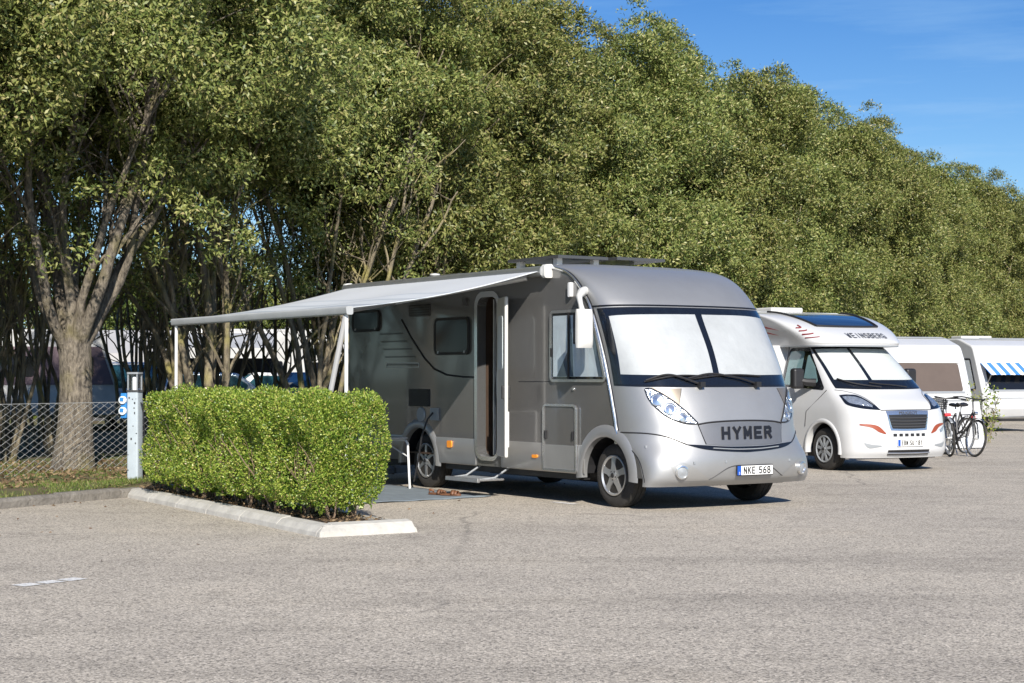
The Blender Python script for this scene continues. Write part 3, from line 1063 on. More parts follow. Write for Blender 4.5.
def build_motorhome():
    cap_cut = lambda c: (abs(c.y) > .80 and (c.x) ** 2 + (c.z - RW) ** 2 < (.50) ** 2)
    body = hc.body(0, 12, 96, 96, cap_cut).build('front_cap', M['silver'], mh, smooth=60)
    # flat sides
    def side_loop():
        lp = [(XR + .04, .36)] + arch_pts(WB, RW, ARC, .36) + arch_pts(0, RW, ARC, .36)
        lp += [(.655, .36)]
        for i in range(1, 45):
            v = .9 + (12 - .9) * i / 44
            e = cr(HE, v)
            lp.append((e[0], e[1]))
        lp += [(XR + .10, 2.75), (XR + .03, 2.68), (XR, 2.55), (XR, .45)]
        return lp
    door = rrect(-2.645, -2.175, .47, 2.46, .13, 6)
    bm_obj(holed_panel(side_loop(), [door], -W), 'side_panel', M['grey_side'], mh)
    bm_obj(holed_panel(side_loop(), [], W), 'side_panel', M['grey_side'], mh)
    # roof and rear
    rows = []
    for x in [-1.15, -2, -3, -4, -5, XR + .2, XR + .06, XR]:
        dz = 0 if x > XR + .1 else (-.02 if x > XR else -.08)
        rows.append([(x, p.y, p.z + dz) for p in [hc.P(-1 + 2 * j / 60, 12) for j in range(61)]])
    MB().grid(rows).build('roof', M['silver'], mh, smooth=50)
    poly = [(-W, .36), (W, .36)] + [(p.y, p.z - .08) for p in [hc.P(1 - 2 * j / 60, 12) for j in range(61)]]
    MB().prism_x(poly, XR, XR + .01).build('rear_wall', M['grey_side'], mh, smooth=30)
    # underside, wheel wells, cabin
    ub = MB().box(-5.95, .75, -.78, .78, .30, .40)
    for y in (-1.1, .95): ub.box(-3.55, -.6, y, y + .15, .28, .38)
    ub.box(-5.9, -4.7, -1.1, 1.1, .27, .37)
    ub.box(.5, .8, -.75, .75, .26, .5)
    ub.tube([(-3.4, -.5, .27), (-1.0, -.5, .27)], .06).tube([(-4.11, -.9, .36), (-4.11, .9, .36)], .05).tube([(0, -.9, .36), (0, .9, .36)], .05)
    ub.build('chassis', M['black'], mh)
    ww = MB()
    for cx in (0, WB):
        for s in (-1, 1):
            rows = [[(cx + .50 * math.cos(PI * i / 16), s * y, RW + .50 * math.sin(PI * i / 16)) for y in (.70, 1.155)] for i in range(17)]
            ww.grid(rows)
            ww.prism_y([(cx + .50 * math.cos(PI * i / 16), RW + .50 * math.sin(PI * i / 16)) for i in range(17)], s * .70, s * .69)
    ww.build_each('wheel_well', M['black'], mh, smooth=0)
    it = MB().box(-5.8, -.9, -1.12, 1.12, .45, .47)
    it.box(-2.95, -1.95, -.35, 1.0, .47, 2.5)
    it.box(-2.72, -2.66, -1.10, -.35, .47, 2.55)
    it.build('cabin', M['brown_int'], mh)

    # skirt pieces, slightly proud
    sk = MB()
    def skirt(x0, x1):
        pr = [(-W + .005, .355), (-W - .012, .37), (-W - .016, .60), (-W - .006, .685), (-W + .005, .69)]
        sk.prism_x(pr, x0, x1)
    skirt(XR + .02, WB - .40)
    skirt(WB + .40, -2.70)
    skirt(-2.12, -.40)
    sk.build_each('skirt', M['silver_skirt'], mh, smooth=50)
    # wheel-arch flares
    for cx, r0, r1 in ((0, .435, .575), (WB, .435, .555)):
        for s in (-1, 1):
            fl = MB()
            rows = []
            prof = [(r0, -.06), (r0, .016), (r0 + .02, .026), (r0 + .07, .024), (r1 - .02, .010), (r1, -.004)]
            for i in range(41):
                an = PI * (i / 40) * 1.06 - PI * .03
                rows.append([(cx + r * math.cos(an), s * (W + d), RW + r * math.sin(an)) for r, d in prof])
            fl.grid(rows).build('wheel_arch', M['silver_skirt'] if cx else M['silver'], mh, smooth=60)
    # wheels
    for x in (0, WB):
        for s in (-1, 1):
            make_wheel(mh, x, s * 1.055, RW, .222, .225, s, 6 if x else 5)

    # ---- front: windscreen
    wl = [(-.965, 5.02), (-.6, 4.98), (0, 4.97), (.6, 4.98), (.965, 5.02)]
    wu = [(-.93, 7.12), (-.6, 7.16), (0, 7.18), (.6, 7.16), (.93, 7.12)]
    ws = hc.patch(wl, wu, .004, 48, 24).build('windscreen', M['gloss_black'], mh, smooth=60)
    sl = [(-.865, 5.36), (-.6, 5.34), (-.085, 5.33)]
    su = [(-.795, 6.84), (-.6, 6.87), (-.035, 6.91)]
    s1 = hc.patch(sl, su, .007, 24, 16)
    s1.build('sun_screen', M['shade_w'], ws, smooth=60)
    sl = [(-.050, 5.33), (.3, 5.34), (.83, 5.36)]
    su = [(-.005, 6.91), (.3, 6.91), (.775, 6.84)]
    hc.patch(sl, su, .007, 24, 16).build('sun_screen', M['shade_w'], ws, smooth=60)
    hc.patch([(-.945, 5.08), (-.6, 5.04), (0, 5.03), (.6, 5.04), (.945, 5.08)], [(-.915, 7.04), (-.6, 7.08), (0, 7.10), (.6, 7.08), (.915, 7.04)], .012, 48, 24).build('glass', M['glass'], ws, smooth=60)
    # headband seam above the screen
    hc.line([(-.985, 7.22), (-.6, 7.26), (0, 7.28), (.6, 7.26), (.985, 7.22)], .0, .012, 48).build('visor_seam', M['gloss_black'], mh)
    # wipers
    for a0, v0, a1, v1 in ((-.17, 5.06, -.60, 5.17), (-.30, 5.05, -.05, 5.28), (.10, 5.06, -.33, 5.22), (.02, 5.04, .35, 5.30)):
        pass
    for (pv, tip, arm) in (((-.20, 5.03), (-.62, 5.16), .55), ((.12, 5.03), (-.28, 5.20), .55)):
        w = hc.line([pv, ((pv[0] + tip[0]) / 2, (pv[1] + tip[1]) / 2 + .22), tip], .035, .012, 20)
        hc.line([(tip[0] - .02, tip[1] - .03), ((pv[0] + tip[0]) / 2 + .05, (pv[1] + tip[1]) / 2 + .20), (pv[0] + .06, pv[1] + .26)], .022, .010, 20, mb=w)
        q = hc.Q(pv[0], pv[1], .02)
        w.box(q.x - .03, q.x + .05, q.y - .035, q.y + .035, q.z - .03, q.z + .03)
        w.build('wiper', M['black'], mh)
    # ---- headlights
    up = [(-.650, 4.92), (-.600, 4.93), (-.524, 4.79), (-.441, 4.53), (-.366, 4.20), (-.316, 3.90), (-.281, 3.66)]
    lo = [(-.655, 4.90), (-.640, 4.58), (-.580, 4.22), (-.510, 3.93), (-.416, 3.71), (-.350, 3.63), (-.281, 3.62)]
    for mir in (False, True):
        hl = hc.patch(lo, up, .004, 40, 12, mir).build('headlight', M['lamp_in'], mh, smooth=60)
        ln = MB()
        sg = -1 if not mir else 1
        for a, v, r in ((-.565, 4.55, .075), (-.475, 4.22, .070), (-.385, 3.88, .055)):
            c = hc.Q(-sg * a, v, .006) if False else hc.Q((a if not mir else -a), v, .006)
            nrm = hc.N((a if not mir else -a), v)
            q = nrm.to_track_quat('Z', 'Y').to_matrix()
            prof = [(r, 0), (r, .012), (r * .86, .016), (r * .80, .004), (r * .4, .010), (.001, .016)]
            k = len(ln.v)
            n = 20
            for rr, h in prof:
                for j in range(n):
                    an = 2 * PI * j / n
                    ln.v.append(tuple(c + q @ Vector((rr * math.cos(an), rr * math.sin(an), h))))
            for i in range(len(prof) - 1):
                for j in range(n):
                    ln.f.append((k + i * n + j, k + i * n + (j + 1) % n, k + (i + 1) * n + (j + 1) % n, k + (i + 1) * n + j))
        ln.build_each('lamp', M['chrome'], hl, smooth=50)
        hc.patch(lo, up, .030, 40, 12, mir).build('lens', M['lamp_glass'], hl, smooth=60)
        rim = hc.line(up, .006, .009, 40, mir)
        hc.line(lo, .006, .008, 40, mir, rim)
        rim.build('gasket', M['black'], hl)
        # bronze corner panel between lamp and screen
        hc.patch([(-.600, 4.945), (-.524, 4.83), (-.440, 4.58), (-.392, 4.36)], [(-.590, 4.965), (-.52, 4.95), (-.43, 4.93), (-.345, 4.93)], .005, 16, 6, mir).build('corner_panel', M['bronze'], mh, smooth=60)
    # ---- hood seams, grille panel, slot
    hood = [(-.281, 3.60), (-.175, 3.69), (-.0, 3.74), (.175, 3.69), (.281, 3.60)]
    sm = hc.line(hood, .0, .011, 40)
    for mir in (False, True):
        hc.line([(-.345, 4.93), (-.395, 4.36), (-.375, 4.27)], .0, .006, 20, mir, sm)
        hc.line([(-.281, 3.62), (-.262, 3.2), (-.243, 2.72)], .0, .007, 20, mir, sm)
        hc.line([(-.985, 3.22), (-.724, 3.20), (-.549, 3.06), (-.391, 2.72)], .0, .008, 30, mir, sm)
        hc.line([(-.985, 3.20), (-.99, 2.6), (-.985, 1.4), (-.97, .5)], .0, .006, 20, mir, sm)
    sm.build('panel_seam', M['black'], mh)
    hc.patch([(-.240, 2.72), (-.12, 2.66), (0, 2.64), (.12, 2.66), (.240, 2.72)], [(-.276, 3.54), (-.175, 3.63), (0, 3.68), (.175, 3.63), (.276, 3.54)], .006, 40, 12).build('grille_panel', M['grille_grey'], mh, smooth=60)
    hc.patch([(-.40, 2.71), (-.25, 2.50), (-.033, 2.37), (.033, 2.37), (.25, 2.50), (.40, 2.71)], [(-.40, 2.73), (-.25, 2.68), (-.08, 2.61), (.08, 2.61), (.25, 2.68), (.40, 2.73)], .006, 40, 6).build('air_intake', M['gloss_black'], mh, smooth=60)
    hc.strokes('lettering', 'HYMER', .142, .118, .036, .034, .03, .845, .014, M['ink'], mh)
    sl_ = hc.line([(-.20, 2.55), (0, 2.48), (.20, 2.55)], .012, .006, 24)
    sl_.build('intake_bar', M['grey_trim'], mh)
    # lower bumper crease and plate recess
    cre = hc.line([(-.225, .88), (-.10, 1.62), (.0, 1.72), (.12, 1.62), (.25, .95)], .0, .006, 40)
    cre.build('bumper_crease', M['grey_dark'], mh)
    # fog lamps
    for mir in (False, True):
        hc.patch([(-.60, 1.90), (-.50, .95), (-.35, .78), (-.22, .80)], [(-.595, 1.96), (-.47, 1.93), (-.34, 1.58), (-.215, .86)], .003, 24, 8, mir).build('fog_lamp_recess', M['silver_skirt'], mh, smooth=60)
        sg = 1 if mir else -1
        c = hc.Q(sg * .475, 1.42, .0)
        nrm = hc.N(sg * .475, 1.42)
        q = nrm.to_track_quat('Z', 'Y').to_matrix()
        for nm, prof, mt in (('fog_lamp', [(.075, 0), (.075, .03), (.062, .034), (.056, .02)], M['chrome']), ('fog_lens', [(.056, .022), (.03, .03), (.001, .034)], M['grey_trim'])):
            mb = MB()
            for rr, h in prof:
                for j in range(24):
                    an = 2 * PI * j / 24
                    mb.v.append(tuple(c + q @ Vector((rr * math.cos(an), rr * math.sin(an), h))))
            for i in range(len(prof) - 1):
                for j in range(24):
                    mb.f.append((i * 24 + j, i * 24 + (j + 1) % 24, (i + 1) * 24 + (j + 1) % 24, (i + 1) * 24 + j))
            o = mb.build(nm, mt, mh if nm == 'fog_lamp' else fog, smooth=50)
            if nm == 'fog_lamp': fog = o
    # parking sensors
    ps = MB()
    for a, v in ((-.36, 1.9), (.30, 1.9), (-.78, 2.6), (-.12, 1.95)):
        c = hc.Q(a, v, .003)
        ps.box(c.x - .005, c.x + .006, c.y - .013, c.y + .013, c.z - .013, c.z + .013)
    ps.build_each('sensor', M['grey_trim'], mh)
    # ---- number plate
    px = 1.062
    yc = .085
    pl = MB().box(px, px + .012, yc - .265, yc + .265, .375, .495).build('number_plate', M['black'], mh, bevel=.004)
    MB().box(px + .012, px + .016, yc - .205, yc + .255, .385, .485).build('plate_face', M['plate_w'], pl)
    MB().box(px + .012, px + .016, yc - .258, yc - .208, .385, .485).build('country_band', M['plate_b'], pl)
    plate_strokes('lettering', 'NKE', .080, .048, .013, .0135, px + .018, yc + .024 - .111, .435, M['ink'], pl)
    plate_strokes('lettering', '568', .080, .048, .013, .0135, px + .018, yc + .024 + .111, .435, M['ink'], pl)
    flat_text('country_letter', 'S', .04, M['plate_w'], pl, Matrix.Translation((px + .018, yc - .233, .405)) @ FRONT)

    # ---- bright trim strip along the cap edge
    tr = MB()
    def edge(off, y):
        return [(cr(HE, v)[0] + off, y, cr(HE, v)[1]) for v in [2.7 + (12 - 2.7) * i / 50 for i in range(51)]]
    tr.tube(edge(-.005, -W - .002), .018, 8)
    tr.tube(edge(-.005, W + .002), .018, 8)
    tr.build_each('edge_trim', M['chrome'], mh)
    tr = MB().tube(edge(.030, -W + .002), .010, 6)
    tr.tube(edge(-.035, -W), .009, 6)
    tr.build_each('edge_gasket', M['black'], mh)

    # ---- cab side window
    y = -W
    wp = rpoly([(-1.07, 1.405), (.035, 1.405), (-.245, 2.235), (-1.07, 2.235)], [.07, .05, .05, .07], 6)
    win = MB().prism_y(wp, y - .012, y).build('cab_window', M['gloss_black'], mh, smooth=30)
    MB().ring_y(wp, inset(wp, .032), y - .026, y - .012).build('window_frame', M['chrome'], win, smooth=40)
    MB().prism_y(inset(wp, .062), y - .0150, y - .012).build('blind', M['blind_blue'], win, smooth=0)
    bd = MB().prism_y([(-.70, 1.47), (-.60, 1.47), (-.62, 1.85), (-.66, 2.17), (-.70, 2.17)], y - .0165, y - .0152)
    bd.prism_y([(-.93, 1.47), (-.70, 1.47), (-.70, 1.78)], y - .0165, y - .0152)
    bd.prism_y([(-.12, 1.47), (-.04, 1.47), (-.26, 2.12), (-.32, 2.12)], y - .0165, y - .0152)
    bd.build_each('curtain', M['blind_dark'], win, smooth=0)
    MB().prism_y(inset(wp, .034), y - .0195, y - .019).build('pane', M['glass'], win, smooth=0)
    MB().box(-.700, -.672, y - .030, y - .020, 1.435, 2.205).box(-1.045, -1.025, y - .03, y - .02, 1.70, 1.80).build('divider', M['black'], win)
    # seam of the cab side and key locks
    lk = MB().lathe_y([(.001, y - .02), (.016, y - .02), (.02, y + .001)], 12, -.61, 1.325)
    lk.lathe_y([(.001, y - .02), (.020, y - .02), (.024, y + .001)], 12, .20, .74)
    lk.build_each('lock', M['chrome'], mh)
    se = MB().box(-1.75, -1.08, y - .002, y + .004, 1.405, 1.412)
    se.tube([(-4.56, y - .003, 2.23), (-4.3, y - .003, 1.98), (-3.95, y - .003, 1.70), (-3.72, y - .003, 1.57), (-3.40, y - .003, 1.49), (-3.0, y - .003, 1.465), (-2.70, y - .003, 1.462)], .013, 6)
    se.build_each('side_line', M['gloss_black'], mh)
    # decal stripes at the back
    de = MB()
    for i in range(5):
        x0 = -5.18 + .05 * i
        z = 2.06 - .105 * i
        de.prism_y([(x0, z), (x0 + .62 + .06 * i, z), (x0 + .66 + .06 * i, z - .022), (x0 + .03, z - .022)], y - .004, y - .001)
    de.build_each('decal', M['grey_dark'], mh)
    MB().ring_y(rrect(-4.98, -4.10, 1.585, 1.655, .02), rrect(-4.965, -4.115, 1.60, 1.64, .015), y - .006, y - .001).build('decal', M['alu'], mh)
    # locker door in the cab side
    lp = rpoly([(-1.20, .37), (-.525, .37), (-.525, 1.15), (-1.20, 1.15)], [.02, .02, .07, .07], 6)
    ld = MB().prism_y(lp, y - .024, y - .004).build('locker_door', M['grey_side'], mh, smooth=30)
    MB().prism_y([(-1.165, .38), (-.56, .38), (-.56, .675), (-1.165, .675)], y - .029, y - .022).build('lower_panel', M['silver_skirt'], ld)
    MB().ring_y(lp, inset(lp, .028), y - .036, y - .022).build('frame', M['chrome'], ld, smooth=40)
    lt = MB()
    for x in (-1.135, -.59): lt.box(x - .014, x + .014, y - .045, y - .024, .74, .84)
    lt.build_each('latch', M['black'], ld, bevel=.006)
    # living-area windows
    for (x0, x1, z0, z1) in ((-3.69, -2.84, 1.745, 2.225), (-5.93, -5.15, 2.09, 2.39)):
        p = rrect(x0, x1, z0, z1, .09, 6)
        w = MB().prism_y(p, y - .014, y).build('side_window', M['black'], mh, smooth=30)
        MB().ring_y(p, inset(p, .035), y - .028, y - .012).build('window_frame', M['black'], w, smooth=40)
        MB().prism_y(inset(p, .036), y - .022, y - .013).build('pane', M['gloss_black'], w, smooth=0)
        MB().box(x1 - .12, x1 - .09, y - .032, y - .022, z0 + .02, z0 + .05).box(x0 + .09, x0 + .12, y - .032, y - .022, z0 + .02, z0 + .05).build_each('catch', M['alu'], w)
    # vents
    for (x0, x1, z0, z1, mt) in ((-4.36, -3.83, 1.075, 1.305, 'black'), (-4.36, -3.81, 2.26, 2.425, 'grey_dark')):
        v = MB().prism_y(rrect(x0, x1, z0, z1, .02), y - .012, y).build('fridge_vent', M[mt], mh)
        sl = MB()
        k = int((z1 - z0) / .032)
        for i in range(k):
            z = z0 + .02 + i * (z1 - z0 - .04) / max(1, k - 1)
            sl.box(x0 + .02, x1 - .02, y - .022, y - .012, z - .005, z + .006)
        sl.build('slats', M['black'], v)
    # water filler, outlet with hanging cable
    fi = MB().lathe_y([(.001, y - .02), (.09, y - .02), (.10, y)], 24, -4.05, .97).box(-3.78, -3.60, y - .03, y, .90, 1.06)
    fi.build_each('filler_cap', M['grey_trim'], mh)
    MB().tube([(-3.70, y - .03, 1.0), (-3.72, y - .10, .92), (-3.80, y - .14, .70), (-3.85, y - .16, .40), (-3.9, y - .2, .1)], .012, 6).build('power_cable', M['black'], mh)
    # reflectors and side lamps
    lp = MB().prism_y(rrect(-1.43, -1.32, .505, .545, .02), y - .03, y - .014)
    lp.prism_y(rrect(-3.36, -3.25, .56, .65, .02), y - .03, y - .014)
    lp.build_each('side_marker', M['amber'], mh)
    MB().prism_y(rrect(-2.98, -2.90, 2.36, 2.46, .01), y - .03, y).build('door_lamp', M['grey_dark'], mh)
    MB().prism_y(rrect(-.665, -.625, 2.38, 2.55, .018), y - .05, y).build('position_lamp', M['alu_white'], mh)

    # ---- living-area door
    fr = MB().ring_y(rrect(-2.70, -2.125, .43, 2.52, .18, 8), rrect(-2.635, -2.185, .48, 2.45, .12, 8), y - .03, y + .10)
    dfr = fr.build('door_frame', M['chrome'], mh, smooth=40)
    cu = MB()
    rows = []
    for i in range(24):
        z = .52 + 1.9 * i / 23
        rows.append([(-2.31 + .10 * k + .012 * math.sin(i * .9 + k), y + .06 + .02 * math.sin(k * 3 + i * .5), z) for k in range(2)])
    cu.grid(rows).build('insect_screen', M['tent_grey'], dfr, smooth=0)
    MB().box(-2.345, -2.325, y + .02, y + .05, .5, 2.42).build('screen_rail', M['alu'], dfr)
    ang = R(-24)
    dr = MB().box(0, .60, -.022, .022, .50, 2.42).build('door', M['white_dull'], mh, bevel=.02)
    dr.location = (-2.14, y - .035, 0)
    dr.rotation_euler = (0, 0, ang)
    MB().prism_y(rrect(.12, .46, 1.55, 2.2, .06), -.028, .028).build('door_window', M['blind_blue'], dr)
    MB().box(.08, .50, .022, .05, .62, 1.05).build('door_bin', M['alu_white'], dr, bevel=.01)
    MB().box(.52, .57, -.05, .05, 1.2, 1.36).build('door_handle', M['black'], dr, bevel=.008)
    # step
    st = MB().box(-2.72, -2.02, -1.56, -1.20, .205, .230)
    st.box(-2.74, -2.00, -1.60, -1.56, .19, .240)
    stp = st.build('entry_step', M['alu'], mh, bevel=.006)
    rb = MB()
    for i in range(9): rb.box(-2.70, -2.04, -1.545 + i * .038, -1.53 + i * .038, .230, .235)
    rb.build('tread', M['grey_trim'], stp)
    sa = MB()
    for x in (-2.70, -2.05):
        sa.tube([(x, -1.60, .215), (x, -1.32, .24), (x, -1.10, .36)], .013, 6)
    sa.build_each('step_arm', M['grey_trim'], stp)
    # ---- mirror hanging from the cap
    mb = MB()
    cx, cy, cz = -.05, -1.45, 2.0
    prof = [(.21, .0), (.205, .6), (.17, .93), (.06, 1.0)]
    rows = []
    for i in range(13):
        t = i / 12
        z = cz - .215 + .43 * t
        wx = .118 * (1 - (2 * t - 1) ** 6 * .45) * (1.0 - .12 * t)
        row = []
        for j in range(25):
            a = 2 * PI * j / 24
            row.append((cx + .02 + wx * (abs(math.cos(a)) ** .7) * (1 if math.cos(a) > 0 else -1) * .62, cy + .105 * (abs(math.sin(a)) ** .8) * (1 if math.sin(a) > 0 else -1), z))
        rows.append(row)
    mb.grid(rows)
    mb.f += [tuple(range(25)), tuple(range(12 * 25, 13 * 25))]
    mi = mb.build('mirror', M['white_dull'], mh, smooth=50)
    MB().prism_x([(cy - .075, cz - .17), (cy + .075, cz - .17), (cy + .075, cz + .17), (cy - .075, cz + .17)], cx - .085, cx - .078).build('mirror_glass', M['gloss_black'], mi)
    MB().tube([(-.40, -1.17, 2.44), (-.34, -1.26, 2.42), (-.25, -1.36, 2.36), (-.12, -1.43, 2.27), (-.06, -1.45, 2.19)], [.055, .05, .035, .028, .035], 10).build('mirror_arm', M['white_dull'], mi, smooth=50)

    # ---- roof fittings
    sp = MB().box(-2.55, -1.45, -.80, -.05, 2.895, 2.93).build('solar_panel', M['grey_dark'], mh)
    MB().box(-2.52, -1.48, -.77, -.08, 2.93, 2.934).build('cells', M['pv'], sp)
    ft = MB()
    for x in (-2.4, -1.6):
        for y0 in (-.70, -.15): ft.box(x - .04, x + .04, y0 - .04, y0 + .04, 2.74, 2.896)
    ft.build_each('panel_foot', M['white_dull'], sp)
    sp = MB().box(-2.5, -1.4, .05, .80, 2.90, 2.935).build('solar_panel', M['grey_dark'], mh)
    MB().box(-2.47, -1.43, .08, .77, 2.935, 2.939).build('cells', M['pv'], sp)
    rh = MB().box(-4.95, -4.15, -.55, .25, 2.78, 2.86).build('roof_hatch', M['grey_dark'], mh, bevel=.03)
    MB().lathe_z([(.05, 2.78), (.04, 2.82), (.07, 2.835), (.07, 2.85), (.02, 2.86)], 16, -4.4, -.75).build('roof_vent', M['white_dull'], mh)

    # ---- awning
    sec = rpoly([(-W + .01, 2.645), (-1.31, 2.645), (-1.31, 2.755), (-W + .01, 2.775)], [.005, .04, .05, .005], 4)
    aw = MB().prism_x(sec, XR + .05, -1.10).build('awning', M['alu'], mh, smooth=40)
    for x in (XR + .04, -1.10):
        MB().prism_x(rpoly([(-W + .01, 2.62), (-1.285, 2.62), (-1.285, 2.775), (-W + .01, 2.785)], .03, 4), x, x + .06).build('end_cap', M['white_dull'], aw, smooth=40)
    rows = []
    for i in range(29):
        u = i / 28
        row = []
        for j in range(41):
            x = XR + .10 + (-1.15 - XR - .10) * j / 40
            z = 2.705 + (2.215 - 2.705) * u - .045 * math.sin(PI * u) - .012 * math.sin(PI * u) * math.cos(4 * PI * j / 40)
            row.append((x, -1.27 + (-3.79 + 1.27) * u, z))
        rows.append(row)
    MB().grid(rows).build('awning_cloth', M['awning'], aw, smooth=80, solid=.006)
    lb = MB().prism_x(rpoly([(-3.78, 2.14), (-3.86, 2.14), (-3.87, 2.23), (-3.78, 2.235)], .02, 3), XR + .06, -1.08)
    lb.build('lead_bar', M['grey_roof'], aw, smooth=40)
    for s, xa in ((1, -1.35), (-1, XR + .3)):
        el = xa - s * 1.15
        MB().tube([(xa, -1.32, 2.63), (el, -2.45, 2.36), (xa - s * .1, -3.78, 2.17)], [.032, .03, .025], 8).build('arm', M['alu'], aw)
    for x in (-1.16, XR + .14):
        MB().tube([(x, -3.82, 2.16), (x, -3.83, .02)], .021, 8).lathe_z([(.05, .0), (.05, .012), (.022, .03)], 12, x, -3.83).build('leg', M['alu_white'], aw)
    MB().tube([(-1.18, -3.82, 2.13), (-1.50, -3.86, 1.2), (-1.74, -3.88, .4)], .030, 8).build('storm_strap', M['tent_grey'], aw)
build_motorhome()

# ------------------------------------------------------------------ trees
def leaf_quads(rng, C, Dir, L, Wd, fold=0.0, face=None):
    """diamond leaves: C base points, Dir unit directions, L lengths, Wd widths"""
    n = len(C)
    up = rng.normal(size=(n, 3))
    if face is not None: up = up * .55 + face
    s = np.cross(Dir, up)
    s /= np.linalg.norm(s, axis=1)[:, None] + 1e-9
    nrm = np.cross(s, Dir)
    mid = C + Dir * (L * .45)[:, None]
    V = np.empty((n, 4, 3), np.float32)
    V[:, 0] = C
    V[:, 1] = mid + s * (Wd / 2)[:, None] + nrm * (Wd * fold)[:, None]
    V[:, 2] = C + Dir * L[:, None] - nrm * (L * .10)[:, None]
    V[:, 3] = mid - s * (Wd / 2)[:, None] + nrm * (Wd * fold)[:, None]
    return V.reshape(-1, 3)

def quads(n):
    return np.arange(n * 4, dtype=np.int32).reshape(-1, 4)

def unit(v):
    return v / (np.linalg.norm(v, axis=1)[:, None] + 1e-9)

def crown_leaves(seed, zb, zt, rad, nclump, per, L=(.070, .118), Wd=(.026, .041), rag=.02, low=0.0, lowz=1.6, crs=(.34, .80)):
    """leaf mass on and inside a lumpy crown, in clumps, with an uneven outline"""
    rng = np.random.default_rng(seed)
    zc, hz = (zb + zt) / 2, (zt - zb) / 2
    ph = rng.uniform(0, 2 * np.pi, 12)
    # clump centres
    d = unit(rng.normal(size=(nclump, 3)))
    lump = 1 + .16 * np.sin(3 * np.arctan2(d[:, 1], d[:, 0]) + ph[0] + 2 * d[:, 2]) + .12 * np.sin(5 * np.arctan2(d[:, 1], d[:, 0]) - 4 * d[:, 2] + ph[1])
    rr = np.where(rng.random(nclump) < .80, rng.uniform(.74, 1.04, nclump), rng.uniform(.35, .75, nclump)) * lump
    sq = np.sign(d) * np.abs(d) ** .8
    cc = np.stack([d[:, 0] * rad * rr, d[:, 1] * rad * rr, zc + sq[:, 2] * hz * np.where(d[:, 2] < 0, .95, 1.0) * rr], 1)
    cr_ = rng.uniform(crs[0], crs[1], nclump) * min(1, rad / 1.5)
    rho = np.sqrt(d[:, 0] ** 2 + d[:, 1] ** 2)
    grow = np.where(d[:, 2] < 0, rho ** -.60, rho ** -.42)
    cc[:, 0] *= np.minimum(grow, 4); cc[:, 1] *= np.minimum(grow, 4)
    # loose sprays lower down, along the stems
    if low:
        nl = int(nclump * low)
        a = rng.uniform(0, 2 * np.pi, nl); r_ = rad * .80 * np.sqrt(rng.random(nl))
        zz = zb - (zb - lowz) * rng.random(nl) ** 1.3
        cc = np.concatenate([cc, np.stack([r_ * np.cos(a), r_ * np.sin(a), zz], 1)])
        cr_ = np.concatenate([cr_, rng.uniform(.16, .32, nl)])
        d = np.concatenate([d, np.stack([np.cos(a), np.sin(a), np.zeros(nl)], 1)])
        nclump += nl
    out_d = unit(d * [1, 1, .7] + [0, 0, .25])
    C, D, LL, WW, FF = [], [], [], [], []
    for i in range(nclump):
        k = max(12, int(per * (cr_[i] / .45) ** 2 * rng.uniform(.75, 1.25)))
        p = unit(rng.normal(size=(k, 3)) + d[i] * .8 + [0, 0, .45]) * (cr_[i] * rng.uniform(.55, 1.04, k) ** .5)[:, None] * [1, 1, .74]
        # sprays of leaves around short shoots
        ns = max(3, k // 9)
        sh = p[rng.integers(0, k, ns)]
        pick = rng.integers(0, ns, k)
        base = sh[pick] + rng.normal(size=(k, 3)) * .06
        fo = unit(base) * .9 + out_d[i] * .45 + [0, 0, .25]
        dr = unit(rng.normal(size=(k, 3)) * .9 + fo * .5 + [0, 0, -.25])
        C.append(cc[i] + base)
        D.append(dr)
        FF.append(fo)
        LL.append(rng.uniform(*L, k))
        WW.append(rng.uniform(*Wd, k))
    C = np.concatenate(C); D = np.concatenate(D); LL = np.concatenate(LL); WW = np.concatenate(WW); FF = np.concatenate(FF)
    # loose shoots beyond the outline
    ns = int(nclump * rag)
    d2 = unit(rng.normal(size=(ns, 3)) + [0, 0, .5])
    base = np.stack([d2[:, 0] * rad, d2[:, 1] * rad, zc + d2[:, 2] * hz], 1) * 1.0
    e = []
    for i in range(ns):
        k = 26
        t = rng.uniform(0, .55, k)
        pp = base[i] + (d2[i] + [0, 0, .25]) * t[:, None] + rng.normal(size=(k, 3)) * .04
        e.append((pp, unit(rng.normal(size=(k, 3)) * .8 + d2[i]), rng.uniform(*L, k), rng.uniform(*Wd, k)))
    if e:
        C = np.concatenate([C] + [q[0] for q in e]); D = np.concatenate([D] + [q[1] for q in e])
        LL = np.concatenate([LL] + [q[2] for q in e]); WW = np.concatenate([WW] + [q[3] for q in e])
        FF = np.concatenate([FF] + [np.repeat((d2[i] + [0, 0, .3])[None], 26, 0) for i in range(ns)])
    V = leaf_quads(rng, C, D, LL, WW, .18, FF)
    return V, quads(len(C))

def limb(mb, rnd, p, d, length, r0, r1, n=9, wig=.10, up=.12, sides=7):
    pts, rs = [Vector(p)], [r0]
    d = Vector(d).normalized()
    st = length / n
    for i in range(n):
        d = (d + Vector((rnd.gauss(0, wig), rnd.gauss(0, wig), rnd.gauss(0, wig * .5) + up * .3))).normalized()
        pts.append(pts[-1] + d * st)
        rs.append(r0 + (r1 - r0) * (i + 1) / n)
    mb.tube(pts, rs, sides)
    return pts, rs

